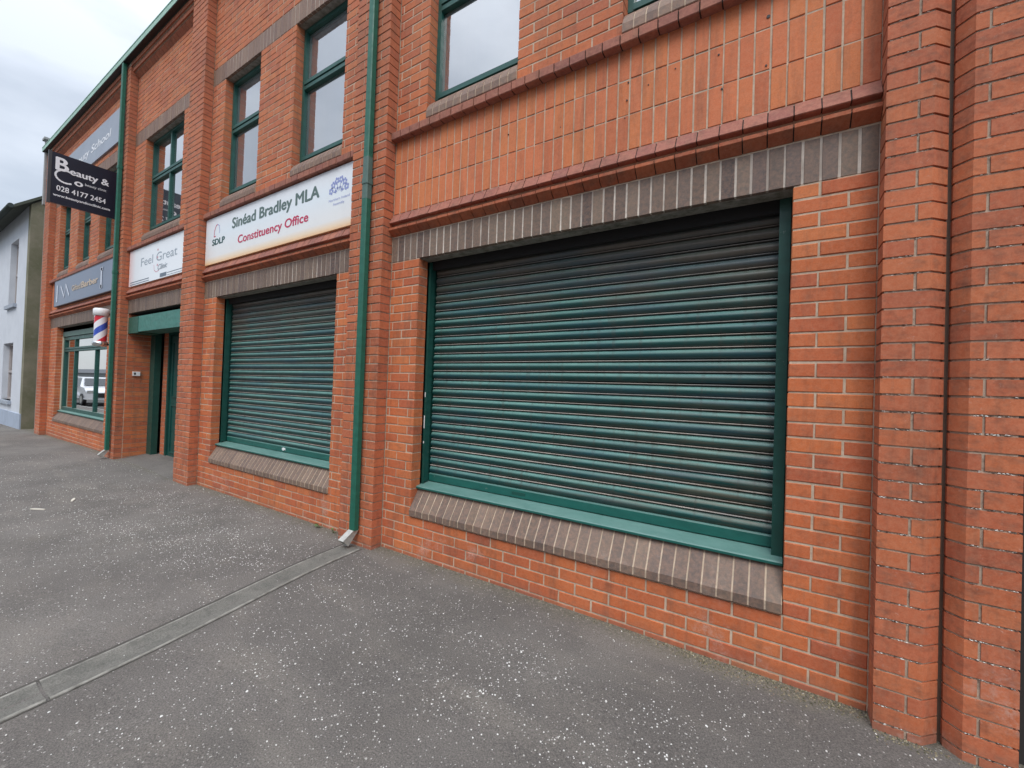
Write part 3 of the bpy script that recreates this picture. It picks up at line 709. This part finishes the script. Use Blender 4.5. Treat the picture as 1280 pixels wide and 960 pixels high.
# beauty school banner
bsn = board('school_banner', 'grey blue banner reading Beauty School under the eaves of the far bay', -11.35, -7.08, 5.74, 6.37, -.03, 0, plain('banner_grey', (.31, .35, .42), .5, 2, .25))
lettering('Beauty School', -10.45, -7.85, 5.97, .15, -.0315, ink('banner_white', (.8, .82, .86)), bsn, .01, .15)

# projecting sign, double sided
ps = thing('projecting_sign', 'black projecting sign for a beauty business with white lettering high on the far pier', 'sign', (-7.3, 0, 4.27))
XS = -7.30
w = MB(); w.box(XS-.03, XS, -.862, -.055, 4.262, 5.105); w.build('panel', plain('black_sign_print', (.010, .013, .028), .35, 3, .3), ps)
w = MB(); w.box(XS-.035, XS+.005, -.90, -.862, 4.25, 5.115); w.build('trim', plain('sign_rim', (.05, .05, .055), .5), ps)
w = MB(); w.box(XS-.03, XS, -.055, -.007, 4.98, 5.01); w.build('bracket', M['black'], ps); w = MB(); w.box(XS-.03, XS, -.055, -.007, 4.36, 4.39); w.build('bracket', M['black'], ps); w = MB(); w.box(XS-.06, XS+.03, -.006, 0, 4.3, 5.06); w.build('back_plate', M['black'], ps)
wh = ink('sign_white', (.82, .83, .86), .5); XF = XS+.0012
lettering('B', -.81, -.67, 4.83, .205, XF, wh, ps, .02, axis='y')
lettering('eauty &', -.645, -.16, 4.815, .105, XF, wh, ps, .02, axis='y')
w = MB()
pts = []
for k in range(13): a = R(62+k*20); pts.append((-.69+.125*math.cos(a), 4.745+.105*math.sin(a)))
for (ya, za), (yb, zb) in zip(pts, pts[1:]):
    d = Vector((yb-ya, zb-za)); n = Vector((-d.y, d.x)).normalized()*.013
    w.poly([(XF, ya-n.x, za-n.y), (XF, yb-n.x, zb-n.y), (XF, yb+n.x, zb+n.y), (XF, ya+n.x, za+n.y)])
w.build('lettering', wh, ps)
lettering('o', -.585, -.49, 4.655, .11, XF, wh, ps, .02, axis='y')
lettering('beauty clinic', -.46, -.19, 4.70, .042, XF, wh, ps, axis='y')
lettering('028 4177 2454', -.795, -.19, 4.485, .085, XF, wh, ps, .012, axis='y')
lettering('www.beautyandcoclinic.com', -.83, -.13, 4.385, .04, XF, wh, ps, .02, axis='y')

# ------------------------------------------------------------------ barber pole
m = Mat('barber_stripes'); tcn = m.n('ShaderNodeTexCoord'); s3 = m.n('ShaderNodeSeparateXYZ'); m.l(tcn.outputs['Object'], s3.inputs[0])
an = m.math('ARCTAN2', s3.outputs[1], s3.outputs[0]); t = m.math('FRACT', m.math('ADD', m.math('ADD', m.math('MULTIPLY', an, -1/(2*math.pi)), 1.16), m.math('MULTIPLY', s3.outputs[2], 2.1)))
m.color(m.ramp(t, [(0, (.80, .80, .84)), (.25, (.62, .04, .06)), (.5, (.80, .80, .84)), (.75, (.05, .10, .48))], True)).rough(.2)
bp = thing('barber_pole', 'barber pole with red, white and blue spiral stripes beside the far downpipe', 'barber pole', (-7.20, -.20, 1.92))
X0, Y0 = -7.20, -.20
q = MB(); q.lathe([(.088, .10), (.088, .55)], 0, 0, 28); o = q.build('striped_cylinder', m.m); o.parent = bp
w = MB(); w.lathe([(0, 1.93), (.05, 1.93), (.10, 1.95), (.105, 1.975), (.105, 2.01), (.092, 2.02)], X0, Y0); w.build('cap', M['chrome'], bp)
w = MB(); w.lathe([(.092, 2.47), (.108, 2.48), (.108, 2.585), (.09, 2.60), (0, 2.605)], X0, Y0); w.build('cap', M['white'], bp)
w = MB(); w.box(X0-.03, X0+.03, Y0+.05, -.009, 1.96, 1.99); w.build('bracket', M['black'], bp); w = MB(); w.box(X0-.03, X0+.03, Y0+.05, -.009, 2.50, 2.53); w.build('bracket', M['black'], bp); w = MB(); w.box(X0-.05, X0+.05, -.008, 0, 1.9, 2.55); w.build('back_plate', M['black'], bp)

# ------------------------------------------------------------------ downpipes
def downpipe(xa, label, worn):
    t = thing('downpipe', label, 'drainpipe', (xa+.04, -.155, 0), 'green downpipes on the piers')
    x0, x1, y0, y1 = xa+.004, xa+.072, -.184, -.127
    def rnd(mb, z0, z1, e=0):
        c = .008; X0, X1, Y0, Y1 = x0-e, x1+e, y0-e, y1+e
        mb.prism_z([(X0+c, Y0), (X1-c, Y0), (X1, Y0+c), (X1, Y1-c), (X1-c, Y1), (X0+c, Y1), (X0, Y1-c), (X0, Y0+c)], z0, z1)
    w = MB()
    if worn: rnd(w, .15, 3.05); rnd(w, 3.42, 6.85)
    else: rnd(w, .15, 6.85)
    w.build('pipe', M['pipe'], t)
    if worn:
        w = MB(); rnd(w, 3.05, 3.42, .0008); w.build('pipe', M['greypaint'], t, label='faded grey length of pipe')
    for z in (3.18, 5.0):
        w = MB(); rnd(w, z, z+.05, .005); w.build('collar', M['greypaint'] if worn and z < 4 else M['pipe'], t)
        w = MB(); w.box(x0+.01, x1-.01, y1+.005, -.113, z+.01, z+.04); w.build('bracket', M['pipe'], t)
    # kicked out shoe: an open square spout of thin metal
    w = MB(); th = .004
    a = [(x0, y0), (x1, y0), (x1, y1), (x0, y1)]
    def shift(p, k): return (p[0]-.035*k, p[1]-.075*k)
    top = [(p[0], p[1], .155) for p in a]; bot = [(shift(p, 1)[0], shift(p, 1)[1], .02 if i > 1 else .075) for i, p in enumerate(a)]
    ti = [(p[0]+(th if i in (0, 3) else -th), p[1]+(th if i < 2 else -th), p[2]) for i, p in enumerate(top)]; bi = [(p[0]+(th if i in (0, 3) else -th), p[1]+(th if i < 2 else -th), p[2]) for i, p in enumerate(bot)]
    for i in range(4):
        k = (i+1) % 4; w.poly([bot[i], bot[k], top[k], top[i]]); w.poly([bi[k], bi[i], ti[i], ti[k]]); w.poly([bot[k], bot[i], bi[i], bi[k]])
    w.build('shoe', M['metal'], t)
    return t
downpipe(-.215, 'square green downpipe with a faded grey length between the two closed shutters', True)
downpipe(-6.80, 'square green downpipe between the barber pole and the entrance porch', False)
# bell box on the porch side wall
t = thing('door_entry_box', 'small white door entry box on the brick side of the porch', 'intercom', (-6.58, .13, 1.44))
w = MB(); w.box(-6.596, -6.57, .09, .19, 1.435, 1.51); w.build('box', M['white'], t)
w = MB(); w.box(-6.571, -6.568, .105, .13, 1.455, 1.49); w.build('button', M['black'], t)

# ------------------------------------------------------------------ ground
apm = asphalt('footway_asphalt', (.182, .169, .157))
w = MB()
nx, ny = 130, 22; xs = [-60+45*k/20 for k in range(20)]+[-15+24*k/(nx-1) for k in range(nx)]+[20, 40]
ys = [-3.3+3.9*k/ny for k in range(ny+1)]
def gz(x, y): return .006*math.sin(x*1.3+y*.8)*math.sin(y*1.9+.4*x)+(-.012*max(0, -8-x) if x > -18 else -.12)-.012*max(0, -.6-y)
NX = len(xs)
w.v = [(x, y, gz(x, y)) for y in ys for x in xs]
for j in range(len(ys)-1):
    for i in range(NX-1): w.face((j*NX+i, j*NX+i+1, (j+1)*NX+i+1, (j+1)*NX+i), 0, True)
w.build('pavement', apm, None, kind='structure')
kerb = MB(); x = -60
KM = plain('kerb_concrete', (.30, .29, .27), .9, 10, .4, bump=.5)
while x < 40: kerb.box(x+.004, x+.91, -3.43, -3.302, -.25, -.045+(0 if x > -10 else -.09)); x += .914
kerb.build('kerb', KM, None, kind='structure')
w = MB(); w.poly([(-400, -11.4, -.19), (400, -11.4, -.19), (400, -3.43, -.19), (-400, -3.43, -.19)]); w.build('road', asphalt('road_asphalt', (.10, .098, .095), False), None, kind='structure')
w = MB(); w.poly([(-900, -900, -.30), (900, -900, -.30), (900, 900, -.30), (-900, 900, -.30)]); w.build('ground', plain('far_ground', (.12, .12, .10), .95), None, kind='structure')
w = MB(); w.box(-400, 400, -14.0, -11.4, -.29, -.10); w.build('far_pavement', asphalt('far_footway', (.15, .14, .135), False), None, kind='structure')

# drain channel of precast slabs running from the downpipe to the kerb
dc = bpy.data.objects.new('drain_channel', None); C.objects.link(dc); dc['kind'] = 'structure'
m = Mat('channel_concrete')
c = m.mix(m.fr(m.noise(7, 6, .7), .38, .66), (.185, .178, .16), (.125, .122, .11)); c = m.mix(m.math('MULTIPLY', m.fr(m.noise(40, 5, .8), .55, .7), .5), c, (.24, .232, .21))
c = m.mix(.8, c, m.ramp(m.noise(140, 5, .8), [(.34, (.5, .5, .49)), (.5, (.98, .98, .97)), (.66, (1.5, 1.48, 1.42))]), 'MULTIPLY')
c = m.mix(m.math('MULTIPLY', m.fr(m.noise(4, 5, .7), .52, .68), .6), c, (.10, .096, .085))
m.color(c).rough(.9).bump(m.noise(90, 5, .8), 1.0, .006); CM = m.m
me_edge = plain('channel_edge', (.30, .29, .26), .9, 16, 1.0, dark=(.12, .115, .10), bump=.6)
def cx_(y): return -.195-.160*(y+.0)+.018*math.sin(y*3)
joints = [-.16, -2.035, -3.3]
for y1, y0 in zip(joints, joints[1:]):
    w = MB(); nseg = 26; CW = 1
    prof = [(-.108, -.03, 1), (-.106, .003, 1), (-.100, .0065, 1), (-.090, .0055, 0), (-.05, -.001, 0), (0, -.004, 0), (.05, -.001, 0), (.090, .0055, 0), (.100, .0065, 1), (.106, .003, 1), (.108, -.03, 1)]
    jx = random.uniform(-.006, .006)
    for k in range(nseg+1):
        y = y1-.006+(y0+.012-y1)*k/nseg
        for dx, dz, _ in prof: w.v.append((cx_(y)+jx+dx*.95+random.uniform(-.0022, .0022), y, gz(cx_(y), y)+dz+.004+random.uniform(-.0006, .0006)))
    n = len(prof)
    for k in range(nseg):
        for i in range(n-1): w.face((k*n+i, k*n+i+1, (k+1)*n+i+1, (k+1)*n+i), 1 if prof[i][2] and prof[i+1][2] or i in (2, 7) else 0)
    w.face(tuple(range(n)), 0); w.face(tuple(nseg*n+i for i in reversed(range(n))), 0)
    w.build('channel_slab', [CM, me_edge], dc)
w = MB()
pts = [(-.20-.160*y+.018*math.sin(y*3), y) for y in [-.14-.1*k for k in range(32)]]
for (xa, ya), (xb, yb) in zip(pts, pts[1:]):
    for s0, s1 in ((-.122, -.100), (.106, .113)):
        w.poly([(xa+s0, ya, gz(xa, ya)+.0022), (xb+s0, yb, gz(xb, yb)+.0022), (xb+s1, yb, gz(xb, yb)+.0022), (xa+s1, ya, gz(xa, ya)+.0022)])
w.build('joint_line', plain('joint_shadow', (.075, .068, .06), .95, 30, .5), dc)  # flat dark strips paint the shadow line along the channel edges

# loose stone chips set in the asphalt
rng = np.random.RandomState(3)
def bump2(x, y, cx, cy, sx, sy): return math.exp(-((x-cx)/sx)**2-((y-cy)/sy)**2)
w = MB(); cnt = 0
for _ in range(80000):
    if cnt > 14500: break
    x = rng.uniform(-8, 4.6); y = rng.uniform(-3.25, -.03)
    d = .15+.9*bump2(x, y, -1.7, -.75, 1.5, .6)+.55*bump2(x, y, 1.6, -.7, 1.3, .45)+.35*bump2(x, y, .8, -1.3, 1.2, .6)+.25*bump2(x, y, -4, -.9, 2, .8)+.35*bump2(x, y, 2.2, -1.2, .9, .5)
    n1 = math.sin(x*5.1+3*math.sin(y*4.3))*math.sin(y*6.7+2*math.sin(x*3.1)); d *= .65+.55*n1
    if rng.rand() > d: continue
    if abs(x-cx_(y)) < .13 and rng.rand() > .04: continue
    r = (.0014+.0038*rng.rand()**1.8)*(1+.35*(rng.rand() > .93)); a = rng.rand()*6.28; e = rng.uniform(.6, 1.2); z = gz(x, y); b = len(w.v)
    for i in range(5):
        t = a+2*math.pi*i/5; rr = r*rng.uniform(.75, 1.15); w.v.append((x+rr*math.cos(t), y+rr*e*math.sin(t), z-.001))
    for i in range(5):
        p = w.v[b+i]; w.v.append((x+(p[0]-x)*.7, y+(p[1]-y)*.7, z+r*rng.uniform(.3, .6)))
    for i in range(5): k = (i+1) % 5; w.face((b+i, b+k, b+5+k, b+5+i))
    w.face(tuple(b+5+i for i in range(5))); cnt += 1
m = Mat('stone_chips'); m.color(m.ramp(m.rand(), [(0, (.38, .36, .33)), (.35, (.56, .54, .51)), (.7, (.74, .73, .70)), (1, (.85, .85, .83))])).rough(.7)
w.build('stone_chip', m.m, None, kind='stuff')
# grit, dry moss and crumbs gathered at the foot of the wall
w = MB()
def crumb(x, y, z, r):
    b = len(w.v); a = rng.rand()*6.28
    for i in range(4): t = a+1.57*i; rr = r*rng.uniform(.6, 1.3); w.v.append((x+rr*math.cos(t), y+rr*math.sin(t), z-.001))
    w.v.append((x+rng.uniform(-r, r)*.3, y+rng.uniform(-r, r)*.3, z+r*rng.uniform(.5, 1.1)))
    for i in range(4): w.face((b+i, b+(i+1) % 4, b+4))
for _ in range(9000):
    x = rng.uniform(-6.5, 4.2) if rng.rand() < .55 else rng.uniform(1.9, 3.5); dn = .25+.75*max(0, math.sin(x*2.6+1.1*math.sin(x*5))); dn += 1.3*bump2(x, 0, 2.75, 0, .45, 1)
    if rng.rand() > dn*.6: continue
    base = -PD if any(a < x < b for a, b in PIERS) or x > 3.3 else 0
    y = base-abs(rng.normal(0, .022+.035*bump2(x, 0, 2.8, 0, .5, 1)))-.001; crumb(x, y, gz(x, y), .0013+.0052*rng.rand()**2.2)
m = Mat('wall_foot_debris'); m.color(m.ramp(m.rand(), [(0, (.05, .052, .025)), (.3, (.11, .10, .06)), (.6, (.20, .17, .11)), (.85, (.33, .29, .19)), (1, (.16, .09, .06))])).rough(.95)
w.build('wall_foot_debris', m.m, None, kind='stuff')

# two weeds at the foot of the wall by the left shutter
def weed(x, y, s, label, n=9):
    t = thing('weed', label, 'weed', (x, y, gz(x, y)), 'weeds at the foot of the wall'); lf = MB(); st = MB()
    for k in range(n):
        a = R(360*k/n+rng.uniform(-20, 20)); L = s*rng.uniform(.6, 1.2); el = R(rng.uniform(20, 65)); z0 = gz(x, y)
        d = Vector((math.cos(a)*math.cos(el), -abs(math.sin(a))*math.cos(el)*.8, math.sin(el))); sd_ = Vector((-math.sin(a), math.cos(a), 0))
        p0 = Vector((x, y, z0)); p1 = p0+d*L*.4; p2 = p0+d*L*.75; p3 = p0+d*L+Vector((0, 0, -.15*L)); wd = L*.24
        st.tube(p0, p1, .0015, 5)
        b = len(lf.v); lf.v += [tuple(p1), tuple(p2+sd_*wd), tuple(p3), tuple(p2-sd_*wd), tuple(p2+Vector((0, 0, -.004)))]
        lf.face((b, b+1, b+4)); lf.face((b+1, b+2, b+4)); lf.face((b+2, b+3, b+4)); lf.face((b+3, b, b+4))
    lf.build('leaf', plain('weed_leaf', (.10, .19, .05), .6, 40, .5), t); st.build('stem', plain('weed_stem', (.14, .16, .06), .7), t)
weed(-.86, -.03, .075, 'small green weed at the foot of the wall, left one near the downpipe')
weed(-.62, -.035, .055, 'small green weed closest to the foot of the downpipe', 7)
# litter on the footway
LM = plain('litter_paper', (.62, .58, .50), .8, 30, .3)
for (x, y, rz, L, lb) in ((-3.60, -1.45, .5, .16, 'pale scrap of stick lying on the footway, nearer to the kerb'), (-3.80, -1.15, -.35, .17, 'pale scrap of stick lying on the footway, nearer to the entrance')):
    c_, s_ = math.cos(rz), math.sin(rz); w = MB(); b = 0
    pts = [(-L/2, -.008), (-L*.1, -.014), (L/2, -.006), (L*.48, .008), (0, .016), (-L*.45, .007)]
    w.prism_z([(x+c_*a-s_*b_, y+s_*a+c_*b_) for a, b_ in pts], gz(x, y)+.002, gz(x, y)+.010)
    o = w.build('litter', LM); o['label'] = lb; o['category'] = 'litter'; o['group'] = 'litter on the footway'

# ------------------------------------------------------------------ neighbouring rendered house
hs = thing('rendered_house', 'pale blue white rendered house with a dark mossy gable beyond the brick building', 'house', (-18, -.1, 0))
XR, XL, YF, YB, EV = -13.88, -25.0, -.10, 7.0, 5.90
rend = plain('pale_render', (.58, .61, .66), .85, 2.2, .35, dark=(.42, .45, .50), bump=.25)
m = Mat('mossy_gable'); c = m.mix(m.fr(m.noise(1.5, 6, .7), .35, .62), (.25, .225, .165), (.15, .15, .09)); c = m.mix(m.math('MULTIPLY', m.fr(m.noise(9, 5, .75), .55, .7), .5), c, (.26, .25, .19)); m.color(c).rough(.95).bump(m.noise(50, 5, .8), .8, .01); gm = m.m
HW = [(-16.35, -15.25, 3.36, 5.22), (-16.75, -15.35, .62, 2.27), (-20.2, -19.1, 3.36, 5.22), (-20.3, -18.9, .62, 2.27)]
w = MB(); slab(w, XL, XR, -.4, EV, YF, YF+.3, HW); w.build('front_wall', rend, hs)
w = MB(); w.poly([(XR, YF, -.4), (XR, YB, -.4), (XR, YB, EV), (XR, (YF+YB)/2, EV+2.9), (XR, YF, EV)]); w.v = [(x-.0, y, z) for x, y, z in w.v]
w = MB(); prof = [(YF-.002, -.4), (YB, -.4), (YB, EV), ((YF+YB)/2, EV+3.0), (YF-.002, EV)]; w.prism_x(prof, XR-.25, XR+.004); w.build('gable_wall', gm, hs)
w = MB(); w.box(XL, XR-.25, YF+1.2, YF+1.3, -.4, EV); w.build('inner_wall', M['dark'], hs)
w = MB(); w.box(XL, XR-.003, YF-.03, YF-.0, -.4, .33); w.build('plinth', plain('blue_grey_plinth', (.36, .42, .52), .8, 4, .3), hs)
sl_ = (3.0)/((YB-YF)/2)
w = MB(); w.prism_x([(YF-.30, EV-.30*sl_+.05), ((YF+YB)/2, EV+3.05), (YB+.3, EV-.30*sl_+.05), (YB+.3, EV-.30*sl_+.13), ((YF+YB)/2, EV+3.16), (YF-.30, EV-.30*sl_+.13)], XL, XR+.06); rf = w.build('roof', plain('dark_mossy_slate', (.075, .085, .065), .8, 5, .5, dark=(.04, .05, .03), bump=.4), hs)
w = MB(); w.tube((XL, YF-.36, EV-.18), (XR+.06, YF-.36, EV-.18), .06, 10); w.build('gutter', plain('dark_gutter', (.035, .05, .045), .5), hs)
for k, (a, b, z0, z1) in enumerate(HW):
    w = MB(); f = .05; y0, y1 = YF+.12, YF+.18
    w.box(a, a+f, y0, y1, z0, z1); w.box(b-f, b, y0, y1, z0, z1); w.box(a+f, b-f, y0, y1, z1-f, z1); w.box(a+f, b-f, y0, y1, z0, z0+f); zm = (z0+z1)/2; w.box(a+f, b-f, y0-.01, y1, zm-.03, zm+.03)
    wn = w.build('window', plain('dull_sash', (.42, .38, .37), .5), hs)
    w = MB(); w.poly([(a+f, y0+.03, z0+f), (b-f, y0+.03, z0+f), (b-f, y0+.03, z1-f), (a+f, y0+.03, z1-f)]); w.build('pane', M['glass'], wn)
    w = MB(); w.poly([(a, y1+.08, z0), (b, y1+.08, z0), (b, y1+.08, z1), (a, y1+.08, z1)]); w.build('blind', plain('window_blind', (.30, .25, .26) if k % 2 == 0 else (.16, .17, .2), .9, 3, .4), wn)
    w = MB(); w.box(a-.1, b+.1, YF-.07, YF+.12, z0-.10, z0); w.build('sill', plain('house_sill', (.34, .38, .44), .8), wn)

# ------------------------------------------------------------------ across the street (seen mirrored in the far shop glass)
def car(x, y, col, label, h=1.5):
    t = thing('parked_car', label, 'car', (x, y, -.19), 'cars parked on the street')
    zb = -.19
    body = MB()
    prof = [(-2.1, .35), (-2.12, .72), (-1.75, .95), (-1.05, 1.0), (-.55, h-.04), (.9, h), (1.65, 1.05), (2.05, .95), (2.1, .4)]
    def ring(wd, ins): return [(x-px, y+s*wd*(1 if pz < 1.0 else .84), zb+pz) for px, pz in prof for s in ()]
    b = len(body.v); n = len(prof)
    for s in (-1, 1):
        for px, pz in prof: body.v.append((x-px, y+s*(.88 if pz < 1.04 else .70), zb+pz))
    for i in range(n-1): body.face((i, i+1, n+i+1, n+i), 0, False)
    body.face(tuple(range(n)), 0); body.face(tuple(n+i for i in reversed(range(n))), 0); body.face((0, n, 2*n-1, n-1), 0)
    body.build('body', col, t)
    g = MB(); g.poly([(x+1.02, y-.72, zb+1.04), (x+1.02, y+.72, zb+1.04), (x+.60, y+.64, zb+h-.08), (x+.60, y-.64, zb+h-.08)])
    g.v = [(px+.03, py, pz+.02) for px, py, pz in g.v]
    for s in (-1, 1): g.poly([(x+.9, y+s*.885, zb+1.0), (x-1.5, y+s*.885, zb+1.0), (x-.85, y+s*.72, zb+h-.08), (x+.5, y+s*.72, zb+h-.08)])
    g.build('windows', plain('car_glass', (.02, .025, .03), .1, spec=.8), t)
    g = MB(); g.box(x+2.10, x+2.14, y-.5, y+.5, zb+.45, zb+.68); g.build('grille', M['black'], t)
    for s in (-1, 1):
        g = MB(); g.box(x+1.9, x+2.13, y+s*.72-.13, y+s*.72+.13, zb+.68, zb+.82); g.build('headlight', M['chrome'], t)
        for px in (-1.3, 1.35):
            g = MB(); g.tube((x+px, y+s*.75, zb+.32), (x+px, y+s*.90, zb+.32), .32, 18); wl = g.build('wheel', M['black'], t)
            g = MB(); g.tube((x+px, y+s*.895, zb+.32), (x+px, y+s*.907, zb+.32), .2, 14); g.build('rim', M['metal'], wl)
cw = plain('white_car_paint', (.75, .76, .78), .25, 4, .08)
car(-29, -4.5, cw, 'white car parked nearer, mirrored in the barber shop glass')
car(-38, -4.7, cw, 'white car parked farther down the street behind the nearer one', 1.75)
for k, (x0, x1, hgt, colr) in enumerate(((-20, -4, 6.0, (.5, .5, .47)), (-3, 14, 5.7, (.40, .2, .13)))):
    t = thing('terraced_house', ['cream terrace facing the barber shop', 'brick terrace facing the wide shutter'][k], 'house', ((x0+x1)/2, -15, 0))
    mt = plain('terrace_wall_%s' % 'abcd'[k], colr, .9, 3, .3)
    holes = [(x, x+1.1, z, z+1.5) for x in np.arange(x0+1.2, x1-2, 3.1) for z in (.8, 3.5)]
    w = MB(); slab(w, x0, x1, -.3, hgt, -14.3, -14.0, [tuple(map(float, h)) for h in holes]); w.build('wall', mt, t)
    w = MB(); w.box(x0, x1, -20, -14.32, -.3, hgt); w.build('inner_wall', M['dark'], t)
    w = MB(); w.prism_x([(-13.8, hgt), (-20.2, hgt), (-17, hgt+2.4)], x0-.1, x1+.1); w.build('roof', slate, t)
    for h in holes:
        h = tuple(map(float, h)); q = MB(); q.poly([(h[0], -14.15, h[2]), (h[1], -14.15, h[2]), (h[1], -14.15, h[3]), (h[0], -14.15, h[3])]); wn = q.build('window', M['glass'], t)

t = thing('low_shed', 'long low grey shed across the street beyond the white parked cars', 'shed', (-75, -15, 0))
w = MB(); w.box(-110, -42, -18, -14.6, -.3, 1.7); w.build('wall', plain('shed_wall', (.30, .32, .33), .8, 2, .3), t)
w = MB(); w.prism_x([(-14.3, 1.7), (-18.3, 1.7), (-16.3, 2.3)], -110.3, -41.7); w.build('roof', slate, t)
# screw holes left in the soldier panel
w = MB()
for x, z, r in ((2.09, 3.36, .005), (2.085, 3.25, .005), (2.215, 3.30, .004), (2.37, 3.34, .004), (2.835, 3.44, .009), (2.60, 3.33, .005), (2.83, 3.18, .005), (2.62, 3.13, .005), (2.075, 3.14, .004), (1.63, 3.22, .004), (1.2, 3.3, .004)):
    w.tube((x, -.0035, z), (x, .01, z), r, 8)
w.build('screw_hole', M['black'], bld, kind='stuff')
# pale tape scraps on the left guide rail
for z0, z1 in ((1.06, 1.17), (1.33, 1.37), (.93, .95)):
    w = MB(); w.box(.3455, .3545, .1165, .1178, z0, z1); w.build('tape', M['white'], sA)

# crumbling pointing in the bed joints of the right hand piers
w = MB()
def bit(x, y, z, r):
    b = len(w.v)
    for dx, dy, dz in ((-1, 0, -.5), (1, .2, -.6), (.8, .1, .5), (-.7, .1, .6), (0, -.9, 0)): w.v.append((x+dx*r*rng.uniform(.7, 1.5), y+dy*r, z+dz*r*rng.uniform(.6, 1)))
    for q in ((0, 1, 4), (1, 2, 4), (2, 3, 4), (3, 0, 4)): w.face(tuple(b+i for i in q))
for _ in range(2600):
    i = rng.randint(-33, 30); zz = zc(i); 
    if rng.rand() > (.95 if zz < 1.5 else .35): continue
    if math.sin(i*2.3)+math.sin(i*.9+1) < -.3: continue
    x = rng.uniform(3.305, 3.452) if rng.rand() < .55 else rng.uniform(3.58, 3.718)
    bit(x, -PD+.0020, zz+rng.uniform(-.003, .003), rng.uniform(.0014, .0042))
m = Mat('pointing_crumbs'); m.color(m.ramp(m.rand(), [(0, (.05, .035, .03)), (.45, (.16, .11, .09)), (.55, (.60, .55, .50)), (1, (.80, .78, .74))])).rough(.95)
w.build('pointing_crumb', m.m, bld, kind='stuff')
